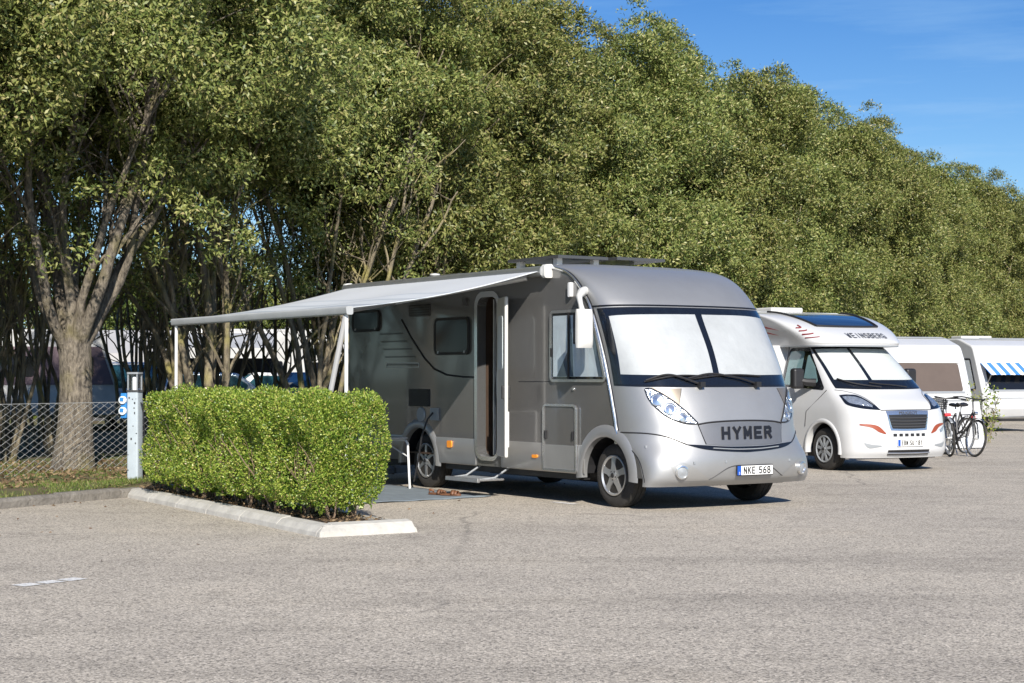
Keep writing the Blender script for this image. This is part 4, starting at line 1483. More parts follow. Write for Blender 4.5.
def stems_mesh(seed, nst, r, top, spread, trunk=None, bl=1.0):
    """several stems from one stool, or one trunk that forks into limbs; branches fork again twice"""
    rnd = random.Random(seed)
    mb = MB()
    starts = []
    if trunk:
        tr, th = trunk
        pts, rs = [], []
        for i in range(9):
            t = i / 8
            pts.append((.04 * math.sin(t * 3), .03 * math.sin(t * 4 + 1), -.15 + (th + .15) * t))
            rs.append(tr * (1.0 + .45 * (1 - t) ** 4 - .10 * t + .16 * max(0, t - .75) * 4 * .4))
        mb.tube(pts, rs, 18)
        for k in range(nst):
            a = 2 * PI * k / nst + rnd.uniform(-.3, .3)
            starts.append((Vector((tr * .45 * math.cos(a), tr * .45 * math.sin(a), th - .22)), a, rnd.uniform(.26, .40) * tr))
    else:
        for k in range(nst):
            a = 2 * PI * k / nst + rnd.uniform(-.5, .5)
            starts.append((Vector((.16 * math.cos(a), .16 * math.sin(a), -.1)), a, r * rnd.uniform(.7, 1.15)))
    for p, a, rr in starts:
        til = rnd.uniform(.25, 1.0) * spread
        L = (top - p.z) / max(.6, math.cos(til)) * rnd.uniform(.85, 1.0)
        pts, rs = limb(mb, rnd, p, (math.sin(til) * math.cos(a), math.sin(til) * math.sin(a), math.cos(til)), L, rr, rr * .22, 14, .085, .10, 10 if trunk else 7)
        for i in range(3, 14):
            if rnd.random() < .62:
                a2 = rnd.uniform(0, 2 * PI)
                d = Vector((math.cos(a2) * .6, math.sin(a2) * .6, rnd.uniform(.8, 1.7)))
                p2, r2 = limb(mb, rnd, pts[i], d, rnd.uniform(.9, 2.0) * bl, rs[i] * rnd.uniform(.42, .65), .012, 8, .13, .10, 5)
                for j in (3, 5, 7):
                    if rnd.random() < .75:
                        a3 = rnd.uniform(0, 2 * PI)
                        limb(mb, rnd, p2[j], (math.cos(a3) * .8, math.sin(a3) * .8, rnd.uniform(.3, 1.2)), rnd.uniform(.5, 1.1) * bl, max(.012 * bl, r2[j] * .6), .006, 5, .16, .05, 4)
    return mb

def tree_proto(name, seed, mat_bark, nst, r, top, spread, crown, trunk=None):
    root = empty(name)
    stems_mesh(seed, nst, r, top, spread, trunk).build('trunk', mat_bark, root, smooth=60, recalc=False)
    V, F = crown_leaves(seed + 50, **crown)
    np_obj('crown', V, F, M['leaf'], root)
    return root
GA = 'evergreen trees of the long row behind the vehicles'
GB = 'thin stemmed trees in the rows behind the front trees'
GC = 'low leafy bushes behind the tree trunks'
def place_tree(proto, p, rz, sc, first, label, group, szz=1.0):
    o = proto if first else copy_tree(proto)
    o.location = p
    o.rotation_euler = (0, 0, rz)
    o.scale = (sc, sc, sc * szz)
    tag(o, label, 'tree', group)
    return o

def build_trees():
    rnd = random.Random(12)
    high = dict(zb=4.7, zt=9.6, rad=2.5, crs=(.34, .72), nclump=260, per=390, low=.14, lowz=2.6, L=(.066, .112), Wd=(.026, .040))
    low = dict(zb=3.2, zt=8.9, rad=2.55, crs=(.36, .74), nclump=300, per=330, low=.10, lowz=2.0)
    lows = dict(zb=1.9, zt=9.0, rad=2.6, crs=(.36, .76), nclump=330, per=320, low=.12, lowz=.8)
    protos = {
        'big': [tree_proto('evergreen_tree', 3, M['bark_pale'], 10, .1, 7.4, .62, dict(zb=4.4, zt=10.6, rad=3.7, crs=(.34, .74), nclump=400, per=370, low=.20, lowz=2.9, L=(.064, .108), Wd=(.026, .039)), trunk=(.25, 1.95))],
        'high': [tree_proto('evergreen_tree', 21, M['bark'], 9, .075, 7.6, .28, high), tree_proto('evergreen_tree', 22, M['bark'], 8, .085, 7.6, .30, high)],
        'low': [tree_proto('evergreen_tree', 31, M['bark'], 8, .075, 6.6, .26, low), tree_proto('evergreen_tree', 32, M['bark'], 7, .08, 6.6, .26, low)],
        'lows': [tree_proto('evergreen_tree', 41, M['bark'], 6, .08, 5.6, .24, lows), tree_proto('evergreen_tree', 42, M['bark'], 7, .075, 5.6, .24, lows)],
    }
    protos['thin'] = [tree_proto('evergreen_tree', 51 + i, M['bark'], 15, .046, 7.4, .22, dict(zb=5.3, zt=9.2, rad=1.9, nclump=85, per=260, low=.20, lowz=2.6)) for i in range(2)]
    protos['bare'] = [tree_proto('evergreen_tree', 61 + i, M['bark'], 6, .050, 7.2, .26, dict(zb=5.8, zt=8.8, rad=1.4, nclump=26, per=200, low=.8, lowz=2.6)) for i in range(2)]
    used = {}
    def put(kind, p, label, group, sc=1.0, szz=1.0):
        lst = protos[kind]
        i = rnd.randrange(len(lst))
        key = (kind, i)
        # the originals are consumed first
        for j in range(len(lst)):
            if (kind, j) not in used: i = j; key = (kind, j); break
        place_tree(lst[i], p, rnd.uniform(0, 2 * PI) if kind != 'big' else .6, sc, key not in used, label, group, szz)
        used[key] = 1
    # originals must be placed before they are copied with their children, so copies come from placed ones
    labs = {
        -2: 'large evergreen crown reaching in at the upper left corner of the picture',
        -1: 'evergreen tree beside the thick pale trunk, its crown spreading over the left edge',
        0: 'large tree with a thick pale trunk forking into heavy limbs, standing behind the wire fence',
        1: 'multi-stemmed evergreen tree right of the thick pale trunk, above the left end of the hedge',
        2: 'multi-stemmed evergreen tree above the outer end of the awning',
        3: 'multi-stemmed evergreen tree above the awning, behind the rear of the silver motorhome',
        4: 'evergreen tree behind the open side door of the silver motorhome',
        5: 'tall evergreen tree behind the roof of the silver motorhome, above its solar panels',
        6: 'evergreen tree whose crown rises right behind the windscreen of the silver motorhome',
        7: 'evergreen tree behind the gap between the silver and the white motorhome',
        8: 'evergreen tree rising above the roof skylight of the white motorhome',
        9: 'evergreen tree behind the cab of the white motorhome',
        10: 'evergreen tree behind the caravan with the brown window, nearest of those beyond the white motorhome',
    }
    FAR = 'evergreen tree in the far stretch of the row, above the caravans at the right edge'
    for k in range(-2, 33):
        t = 2.94 + 3.1 * k
        if k == 0: p = KL(2.94, 3.62, .1); kind = 'big'
        else:
            p = KL(t + rnd.uniform(-.4, .4), 3.75 + rnd.uniform(-.35, .35), .1)
            kind = 'high' if k < 3 else ('low' if k < 4 else 'lows')
        sc = 1.0 if k == 0 else rnd.uniform(.97, 1.02)
        put(kind, p, labs.get(k, FAR), GA, sc, 1.0 - (.0 if k < 12 else .03))
    # second and third rows
    LB = 'thin stemmed tree in the rows behind, seen between and above the front trunks'
    for row, n0, ks in ((0, 6.6, range(-1, 34)), (1, 9.2, range(0, 12))):
        for k in ks:
            p = KL(1.2 + 1.4 * row + 2.4 * k + rnd.uniform(-.6, .6), n0 + rnd.uniform(-.5, .5), .1)
            put('bare' if row == 1 else ('thin' if k < 12 else 'low'), p, LB, GB, rnd.uniform(.92, 1.0), rnd.uniform(.95, 1.03))
build_trees()

def build_bushes():
    """low leafy growth far behind the trunks"""
    protos = []
    for sd in (5, 6):
        root = empty('bush')
        V, F = crown_leaves(sd + 300, zb=.1, zt=4.3, rad=1.9, nclump=110, per=90, L=(.10, .16), Wd=(.045, .07), rag=0)
        np_obj('crown', V, F, M['leaf_low'], root)
        stems_mesh(sd + 90, 5, .05, 2.6, .5, bl=.6).build('trunk', M['bark'], root, smooth=60, recalc=False)
        protos.append(root)
    rnd = random.Random(77)
    for k in range(36):
        o = protos[k] if k < 2 else copy_tree(protos[k % 2])
        o.location = KL(8.0 + 2.7 * k, (12.5 if k > 17 else 27.0) + rnd.uniform(-.8, .8), .1)
        o.rotation_euler = (0, 0, rnd.uniform(0, 6))
        o.scale = [rnd.uniform(1.05, 1.3)] * 3
        tag(o, 'low leafy bush behind the tree trunks, part of the green wall beyond', 'bush', GC)
build_bushes()

# ------------------------------------------------------------------ white motorhome beside it
VAN = empty('motorhome', (5.745, 27.0, 0), R(26.5) - PI / 2, 'white motorhome with orange bumper trim and a dark roof skylight', 'motorhome')
VC = [(.88, .22), (.96, .34), (.97, .55), (.95, .72), (.92, .95), (.80, 1.10), (.42, 1.32), (-.05, 1.70), (-.50, 2.04)]
VE = [(.45, .22, 1.0), (.45, .34, 1.02), (.42, .55, 1.025), (.36, .72, 1.025), (.28, .95, 1.02), (.16, 1.10, 1.0), (-.12, 1.32, .95), (-.47, 1.70, .86), (-.82, 2.04, .78)]
vc = Cap(VC, VE, 2.7)
VAN.scale = (.95, .95, .965)

def build_van():
    p = VAN
    RV = .345
    cut = lambda c: abs(c.y) > .72 and (c.x ** 2 + (c.z - RV) ** 2 < .455 ** 2)
    vc.body(0, 8, 72, 80, cut).build('cab', M['white'], p, smooth=60)
    for s in (-1, 1):
        rows = []
        for i in range(65):
            v = 8 * i / 64
            e = cr(VE, v)
            rows.append([(e[0] + (-1.32 - e[0]) * j / 44, s * e[2], e[1]) for j in range(45)])
        mb = MB().grid(rows)
        mb.f = [f for f in mb.f if not cut(sum((Vector(mb.v[i]) for i in f), Vector()) / 4)]
        mb.build('cab_side', M['white'], p, smooth=60)
        fl = MB()
        prof = [(.43, -.10), (.43, .012), (.45, .022), (.485, .014), (.50, -.01)]
        fl.grid([[(r * math.cos(an), s * (1.025 + d), RV + r * math.sin(an)) for r, d in prof] for an in [PI * (i / 36) * 1.1 - PI * .05 for i in range(37)]])
        fl.build('wheel_arch', M['white'], p, smooth=60)
        ww = MB().grid([[(.46 * math.cos(PI * i / 16), s * y, RV + .46 * math.sin(PI * i / 16)) for y in (.60, 1.0)] for i in range(17)])
        ww.prism_y([(.46 * math.cos(PI * i / 16), RV + .46 * math.sin(PI * i / 16)) for i in range(17)], s * .60, s * .59)
        ww.build('wheel_well', M['black'], p, smooth=0)
        make_wheel(p, 0, s * .985, RV, .215, .22, s, 9, M['grey_trim'])
        make_wheel(p, -3.80, s * .985, RV, .215, .22, s, 9, M['alu'])
    def sw(z):
        for i in range(8):
            if VE[i][1] <= z <= VE[i + 1][1]:
                t = (z - VE[i][1]) / (VE[i + 1][1] - VE[i][1])
                return VE[i][2] + t * (VE[i + 1][2] - VE[i][2])
        return .95
    def splate(poly, off, name, mat, par, thick=.004):
        mb = MB().prism_y(poly, 0, thick)
        mb.v = [(x, -(sw(z) + off + y), z) for x, y, z in mb.v]
        return mb.build(name, mat, par, smooth=30)
    # living box
    sec = rpoly([(-1.13, .40), (1.13, .40), (1.13, 2.66), (-1.13, 2.66)], [.03, .03, .14, .14], 6)
    sec = [(q, min(z, 2.05)) for q, z in rpoly([(-1.13, .40), (1.13, .40), (1.13, 2.05), (-1.13, 2.05)], [.03, .03, .02, .02], 6)]
    MB().prism_x(sec, -5.95, -1.30).build('living_box', M['white'], p, smooth=40, bevel=.03)
    sec = rpoly([(-1.128, 2.0), (1.128, 2.0), (1.128, 2.66), (-1.128, 2.66)], [.01, .01, .14, .14], 6)
    MB().prism_x(sec, -5.93, -2.26).build('living_box_top', M['white'], p, smooth=40, bevel=.02)
    MB().prism_x([(-1.138, .40), (-1.131, .40), (-1.131, .62), (-1.138, .62)], -5.9, -1.35).build('skirt', M['grey_trim'], p)
    MB().box(-5.8, .7, -.75, .75, .20, .42).build('chassis', M['black'], p)
    for x0, x1 in ((-5.6, -4.7), (-3.1, -2.3)):
        pl = rrect(x0, x1, 1.55, 2.05, .08)
        w = MB().prism_y(pl, -1.155, -1.13).build('side_window', M['gloss_black'], p, smooth=30)
        MB().ring_y(pl, inset(pl, .03), -1.165, -1.15).build('window_frame', M['black'], w)
    # over-cab fairing
    OC = [(-.16, 2.045), (-.17, 2.12), (-.50, 2.30), (-1.0, 2.48), (-1.6, 2.61), (-2.3, 2.66)]
    OE = [(-.72, 2.045, .95), (-.76, 2.12, .98), (-1.0, 2.30, 1.06), (-1.3, 2.45, 1.10), (-1.75, 2.57, 1.128), (-2.3, 2.62, 1.128)]
    oc = Cap(OC, OE, 3.0)
    fo = oc.body(0, 5, 50, 60)
    for s in (-1, 1):
        rows = []
        for i in range(41):
            e = cr(OE, 5 * i / 40)
            rows.append([(e[0] + (-2.3 - e[0]) * j / 6, s * e[2], e[1]) for j in range(7)])
        fo.grid(rows)
    fo.build('over_cab', M['white'], p, smooth=50)
    un = [oc.P(-1 + 2 * j / 40, 0) for j in range(41)]
    MB().prism_z([(q.x, q.y) for q in un] + [(-2.2, .95), (-2.2, -.95)], 2.02, 2.046).build('over_cab_underside', M['grey_trim'], p)
    # skylight
    sk = oc.patch([(-.30, 2.35), (0, 2.3), (.30, 2.35)], [(-.36, 3.7), (0, 3.7), (.36, 3.7)], .012, 24, 16).build('skylight', M['sky_glass'], p, smooth=60)
    fr = MB()
    oc.line([(-.31, 2.33), (0, 2.28), (.31, 2.33)], .012, .022, 24, mb=fr)
    for m_ in (False, True): oc.line([(-.31, 2.33), (-.37, 3.7), (-.40, 4.4)], .012, .022, 20, m_, fr)
    fr.build('skylight_frame', M['black'], sk)
    oc.strokes('lettering', 'WEINSBERG', .085, .068, .026, .013, .12, 2.20, .008, M['grey_dark'], p, 0.0, 5)
    for k, (a0, v0, a1, v1) in enumerate(((-.93, 1.55, -.70, 1.15), (-.92, 1.30, -.74, 1.02))):
        pass
    # side stripes and emblem
    st = MB()
    for k in range(2):
        z = 2.37 - .085 * k
        st.prism_y([(-2.25, z + .045), (-1.6, z + .02), (-1.12, z - .075), (-1.6, z - .015), (-2.25, z + .022)], 0, .004)
    st.v = [(x, -(1.128 if x < -1.75 else 1.128 - (x + 1.75) / .75 * .060) - .004 - y, z) for x, y, z in st.v]
    st.build_each('decal', M['maroon'], p)
    em = MB()
    for i in range(4):
        v = 1.28 + .30 * i
        oc.line([(-.80 + .03 * i, v), (-.66 + .02 * i, v + .02), (-.50 - .03 * i, v + (.25 if i == 3 else .08))], .004, .014 if i else .010, 12, mb=em)
    em.build_each('emblem', M['maroon'], p)
    rf = MB().box(-3.0, -2.4, -.35, .35, 2.66, 2.75).build('roof_hatch', M['white_dull'], p, bevel=.03)
    MB().box(-4.6, -3.4, -.85, -.1, 2.70, 2.735).build('solar_panel', M['pv'], p)
    # windscreen
    ws = vc.patch([(-.715, 6.03), (-.3, 5.98), (0, 5.97), (.3, 5.98), (.715, 6.03)], [(-.84, 7.90), (-.4, 7.93), (0, 7.95), (.4, 7.93), (.84, 7.90)], .004, 40, 20).build('windscreen', M['gloss_black'], p, smooth=60)
    vc.patch([(-.655, 6.42), (-.4, 6.40), (-.12, 6.40)], [(-.745, 7.80), (-.4, 7.82), (-.10, 7.84)], .008, 20, 14).build('sun_screen', M['shade_v'], ws, smooth=60)
    vc.patch([(-.075, 6.40), (.3, 6.40), (.655, 6.42)], [(-.060, 7.84), (.4, 7.82), (.745, 7.80)], .008, 20, 14).build('sun_screen', M['shade_v'], ws, smooth=60)
    vc.patch([(-.70, 6.07), (-.3, 6.03), (0, 6.02), (.3, 6.03), (.70, 6.07)], [(-.82, 7.86), (-.4, 7.89), (0, 7.91), (.4, 7.89), (.82, 7.86)], .014, 40, 20).build('glass', M['glass'], ws, smooth=60)
    wi = vc.line([(-.05, 6.03), (-.35, 6.20), (-.60, 6.42)], .03, .012, 16)
    wi.build('wiper', M['black'], p)
    vc.line([(.20, 6.03), (.05, 6.12), (-.15, 6.24)], .03, .012, 16).build('wiper', M['black'], p)
    # bonnet seam, lamps, grille
    sm = vc.line([(-.26, 4.20), (-.1, 4.22), (.1, 4.22), (.26, 4.20)], 0, .008, 24)
    for m_ in (False, True):
        vc.line([(-.75, 5.95), (-.55, 5.85), (-.375, 5.5), (-.27, 4.3)], 0, .006, 24, m_, sm)
    sm.build_each('panel_seam', M['black'], p)
    for m_ in (False, True):
        up = [(-.735, 5.62), (-.56, 5.66), (-.40, 5.48), (-.262, 4.28)]
        lo = [(-.742, 5.50), (-.73, 4.85), (-.52, 4.40), (-.262, 4.20)]
        h = vc.patch(lo, up, .004, 30, 10, m_).build('headlight', M['gloss_black'], p, smooth=60)
        vc.patch([(-.70, 5.35), (-.66, 5.0), (-.50, 4.75), (-.36, 4.55)], [(-.70, 5.50), (-.56, 5.54), (-.43, 5.36), (-.34, 4.75)], .007, 20, 8, m_).build('lamp', M['lamp_in'], h, smooth=60)
        vc.patch(lo, up, .016, 30, 10, m_).build('lens', M['lamp_glass'], h, smooth=60)
        vc.patch([(-.58, 3.12), (-.40, 2.92), (-.31, 2.52), (-.23, 2.30)], [(-.58, 3.22), (-.40, 3.18), (-.295, 2.99), (-.22, 2.40)], .006, 24, 6, m_).build('bumper_trim', M['orange'], p, smooth=60)
        vc.patch([(-.58, 2.95), (-.50, 2.55), (-.42, 2.40)], [(-.58, 3.02), (-.48, 2.86), (-.40, 2.68)], .005, 14, 5, m_).build('fog_lamp', M['lamp_in'], p, smooth=60)
        vc.patch([(-.53, 1.52), (-.45, 1.22), (-.28, 1.34)], [(-.53, 1.62), (-.42, 1.50), (-.28, 1.42)], .005, 16, 5, m_).build('bumper_recess', M['grey_trim'], p, smooth=60)
    gr = vc.patch([(-.160, 2.68), (0, 2.62), (.160, 2.68)], [(-.205, 4.12), (0, 4.16), (.205, 4.12)], .006, 30, 12).build('grille', M['chrome'], p, smooth=60)
    vc.patch([(-.140, 2.84), (0, 2.80), (.140, 2.84)], [(-.178, 3.80), (0, 3.82), (.178, 3.80)], .012, 30, 10).build('grille_inset', M['black'], gr, smooth=60)
    br = MB()
    for i in range(4):
        v = 3.0 + .2 * i
        w = .142 + .010 * i
        vc.line([(-w, v), (0, v - .02), (w, v)], .018, .010, 20, mb=br)
    br.build_each('grille_bar', M['grey_dark'], gr)
    vc.text('lettering', 'PEUGEOT', .062, 0, .935, .012, M['grey_dark'], gr, xscale=1.4)
    for i in range(6):
        y0 = -.33 + .115 * i
        a0, v0 = vc.av(y0, .565); a1, v1 = vc.av(y0 + .07, .61)
        vc.patch([(a0, v0), (a1, v0)], [(a0, v1), (a1, v1)], .006, 4, 3, smooth=False).build('bumper_slot', M['black'], p)
    a0, v0 = vc.av(-.42, .27); a1, v1 = vc.av(.42, .35)
    vc.patch([(a0, v0), (a1, v0)], [(a0, v1), (a1, v1)], .006, 20, 4, smooth=False).build('lower_intake', M['black'], p)
    vc.line([(a0, (v0 + v1) / 2), (0, (v0 + v1) / 2 - .03), (a1, (v0 + v1) / 2)], .016, .014, 20).build('skid_bar', M['alu'], p)
    px = .978
    pl = MB().box(px, px + .012, -.265, .265, .405, .52).build('number_plate', M['plate_w'], p, bevel=.003)
    MB().box(px + .012, px + .015, -.258, -.208, .412, .513).build('country_band', M['plate_b'], pl)
    plate_strokes('lettering', 'EBN SU 181', .080, .036, .010, .0115, px + .016, .026, .462, M['ink'], pl)
    # cab door, window, mirror
    wp = rpoly([(-1.24, 1.36), (-.02, 1.30), (-.20, 1.50), (-.66, 2.0), (-1.22, 2.0)], [.08, .03, .1, .08, .08], 5)
    w = splate(wp, .002, 'cab_window', M['gloss_black'], p)
    splate(inset(rpoly([(-1.20, 1.38), (-.76, 1.37), (-.76, 1.96), (-1.18, 1.96)], .05, 4), .01), .0065, 'pane', M['car_teal_blind'], w, .002)
    splate(rpoly([(-.66, 1.42), (-.24, 1.42), (-.40, 1.68), (-.66, 1.92)], .03, 4), .0065, 'pane', M['car_teal_blind'], w, .002)
    splate(inset(wp, .02), .0105, 'glass', M['glass'], w, .001)
    sm = MB()
    for pts in ([(-1.26, .46), (-1.27, 1.3), (-1.24, 2.02)], [(-.48, .70), (-.45, .95), (-.10, 1.20), (.02, 1.30)]):
        sm.tube([(x, -sw(z) - .001, z) for x, z in pts], .007, 6)
    sm.build_each('panel_seam', M['grey_dark'], p)
    MB().box(-1.16, -.98, -1.045, -1.0, 1.10, 1.14).build('door_handle', M['black'], p, bevel=.01)
    mi = MB().box(-.55, -.40, -1.30, -1.08, 1.32, 1.66).build('mirror', M['black'], p, bevel=.05)
    MB().tube([(-.30, -.93, 1.42), (-.40, -1.05, 1.43), (-.47, -1.15, 1.46)], [.07, .06, .05], 8).build('mirror_arm', M['black'], mi)
    mi = MB().box(-.55, -.40, 1.08, 1.30, 1.32, 1.66).build('mirror', M['black'], p, bevel=.05)
    MB().tube([(-.30, .93, 1.42), (-.40, 1.05, 1.43), (-.47, 1.15, 1.46)], [.07, .06, .05], 8).build('mirror_arm', M['black'], mi)
M['car_teal_blind'] = pbr('teal_blind', (0.30, 0.46, 0.47), 0.6, var=.15, vscale=3)
build_van()

# ------------------------------------------------------------------ caravans
def caravan(loc, yaw, label, L=5.2, Wd=2.2, H=2.5, wz=(1.12, 1.78), front='brown_glass', body='white', frame='white_dull', group=None, side_win=True, sunblind=False, stripe=None, roofkit=0):
    p = empty('caravan', loc, yaw - PI / 2, label, 'caravan', group)
    h = Wd / 2
    prof = rpoly([(-.10, .40), (.02, .62), (.0, 1.02), (-.30, 1.88), (-.46, H - .22), (-1.1, H), (-L + .7, H), (-L + .1, H - .25), (-L, 1.5), (-L + .05, .40)], [.05, .1, .2, .3, .25, .8, .6, .3, .4, .05], 6)
    MB().prism_y(prof, -h, h).build('body', M[body], p, smooth=35, bevel=.06)
    MB().prism_y([(x, z) for x, z in prof if z > H - .09], -h + .10, h - .10).build('roof_sheet', M['grey_roof'], p).location = (0, 0, .012)
    # front window on the sloping nose
    ax = Vector((-.30 - .0, 0, 1.88 - 1.02)).normalized()
    nx = Vector((ax.z, 0, -ax.x))
    B = Vector((0, 0, 1.02))
    k0 = (wz[0] - 1.02) / ax.z
    k1 = (wz[1] - 1.02) / ax.z
    def slab(y0, y1, u0, u1, d0, d1, r=.06):
        pl = rrect(y0, y1, u0, u1, r, 4)
        mb = MB()
        n = len(pl)
        vs = [B + ax * u + nx * d0 + Vector((0, y, 0)) for y, u in pl] + [B + ax * u + nx * d1 + Vector((0, y, 0)) for y, u in pl]
        return mb.add(vs, [tuple(range(n)), tuple(reversed(range(n, 2 * n)))] + [(i, (i + 1) % n, (i + 1) % n + n, i + n) for i in range(n)])
    w = slab(-h + .24, h - .24, k0, k1, -.02, .014).build('front_window', M[front], p, smooth=30)
    fr = MB()
    for (y0, y1, u0, u1) in ((-h + .21, h - .21, k0 - .03, k0), (-h + .21, h - .21, k1, k1 + .03)):
        fr.v += slab(y0, y1, u0, u1, -.02, .022, .01).v; 
    slab(-h + .20, h - .20, k1 + .003, k1 + .045, -.02, .03, .01).build('window_rail', M[frame], p)
    slab(-h + .20, h - .20, k0 - .045, k0 - .003, -.02, .024, .01).build('window_rail', M['grey_trim'], p)
    if stripe:
        rows = []
        for i in range(7):
            u = k1 + .05 - (k1 + .05 - k0 - .30) * i / 6
            d = .03 + .34 * (i / 6) ** 1.0
            rows.append([B + ax * u + nx * d + Vector((0, -h + .10 + (Wd - .2) * j / 30, -.012 * (i == 6) * (j % 2))) for j in range(31)])
        MB().grid(rows).build('window_awning', M[stripe], p, smooth=0, solid=.006)
        for s in (-1, 1):
            MB().tube([B + ax * (k0 + .1) + nx * .02 + Vector((0, s * (h - .14), 0)), B + ax * (k0 + .30) + nx * .36 + Vector((0, s * (h - .12), 0))], .012, 6).build('awning_stay', M['alu'], p)
    # panel line and lamps
    MB().box(.022, .026, -h + .1, h - .1, .90, .912).build('panel_seam', M['grey_trim'], p)
    for s in (-1, 1):
        MB().box(.0, .035, s * (h - .12) - .04, s * (h - .12) + .04, .70, .76).build('marker_lamp', M['plate_w'], p, bevel=.01)
        hd = MB().tube([(.03, s * .62, .78), (.07, s * .62, .78), (.07, s * .88, .78), (.03, s * .88, .78)], .012, 6).build('grab_handle', M['grey_dark'], p)
    # left side window and trim
    for s in (-1, 1):
        for x0, x1 in ((-1.55, -.55), (-4.2, -3.0)):
            pl = rpoly([(x0, wz[0] - .02), (x1 + .28 if x1 > -1 else x1, wz[0] - .02), (x1, wz[1] + .18), (x0, wz[1] + .18)], .07, 4)
            ws = MB().prism_y(pl, s * (h - .01), s * (h + .018)).build('side_window', M['gloss_black'], p, smooth=30)
            MB().prism_y(inset(pl, .05), s * (h + .0185), s * (h + .021)).build('blind', M['blind_blue'], ws)
        MB().prism_y([(-L + .1, .38), (-.12, .38), (-.05, .52), (-L + .06, .52)], s * (h - .01), s * (h + .014)).build('skirt', M['grey_trim'], p)
        make_wheel(p, -L * .56, s * (h - .06), .32, .19, .19, s, 6)
    MB().box(-L + .2, -.2, -.8, .8, .28, .42).build('chassis', M['black'], p)
    # drawbar with jockey wheel
    db = MB().tube([(-.3, -.55, .38), (1.15, -.04, .42)], .035, 6).tube([(-.3, .55, .38), (1.15, .04, .42)], .035, 6)
    db.box(1.05, 1.35, -.05, .05, .38, .48)
    dr = db.build_each('drawbar', M['alu'], p)
    jw = MB().tube([(1.0, .14, .85), (1.0, .14, .16)], .025, 8).lathe_y([(.001, .09), (.10, .09), (.11, .12), (.10, .18), (.001, .18)], 18, 1.0, .11)
    jw.build('jockey_wheel', M['grey_dark'], p)
    for i in range(roofkit):
        b = MB().box(-2.2 - 1.2 * i, -1.6 - 1.2 * i, -.4, .4, H + .10, H + .13)
        o = b.build('solar_panel', M['pv'], p)
        o.rotation_euler = (R(0), R(-14), 0)
        o.location = (0, 0, -.38 * (1 + .75 * i) - .0)
    rh = MB().box(-2.6, -2.1, -.3, .3, H - .02, H + .10).build('roof_hatch', M['white_dull'], p, bevel=.03)
    return p

caravan((9.85, 39.6, 0), R(20), 'white caravan with a brown tinted front window, behind the bicycles', H=2.42)
caravan((13.45, 45.0, 0), R(20), 'white caravan with a blue and white striped sunshade over its front window', H=2.5, stripe='stripe_blue', front='gloss_black')
caravan((16.9, 55.5, 0), R(24), 'white caravan at the right edge, only its grey roof showing behind the striped sunshade', H=2.75, roofkit=2)
caravan((13.2, 54.5, 0), R(24), 'white caravan far back between the other caravans, only its roof showing', H=2.6, roofkit=1)

def canopy():
    p = empty('awning_tent', (12.1, 51.5, 0), R(20), 'low green cloth canopy far behind the caravan with the brown window', 'canopy')
    MB().add([(-.6, -1.0, 2.40), (.6, -1.0, 2.40), (.6, 1.0, 2.40), (-.6, 1.0, 2.40), (0, -.8, 2.58), (0, .8, 2.58)], [(0, 1, 4), (1, 2, 5, 4), (2, 3, 5), (3, 0, 4, 5)]).build('cloth', M['green_cloth'], p, smooth=0, solid=.01)
    for x in (-.55, .55):
        for y in (-.95, .95): MB().tube([(x, y, 0), (x, y, 2.4)], .02, 6).build('pole', M['alu'], p)
canopy()

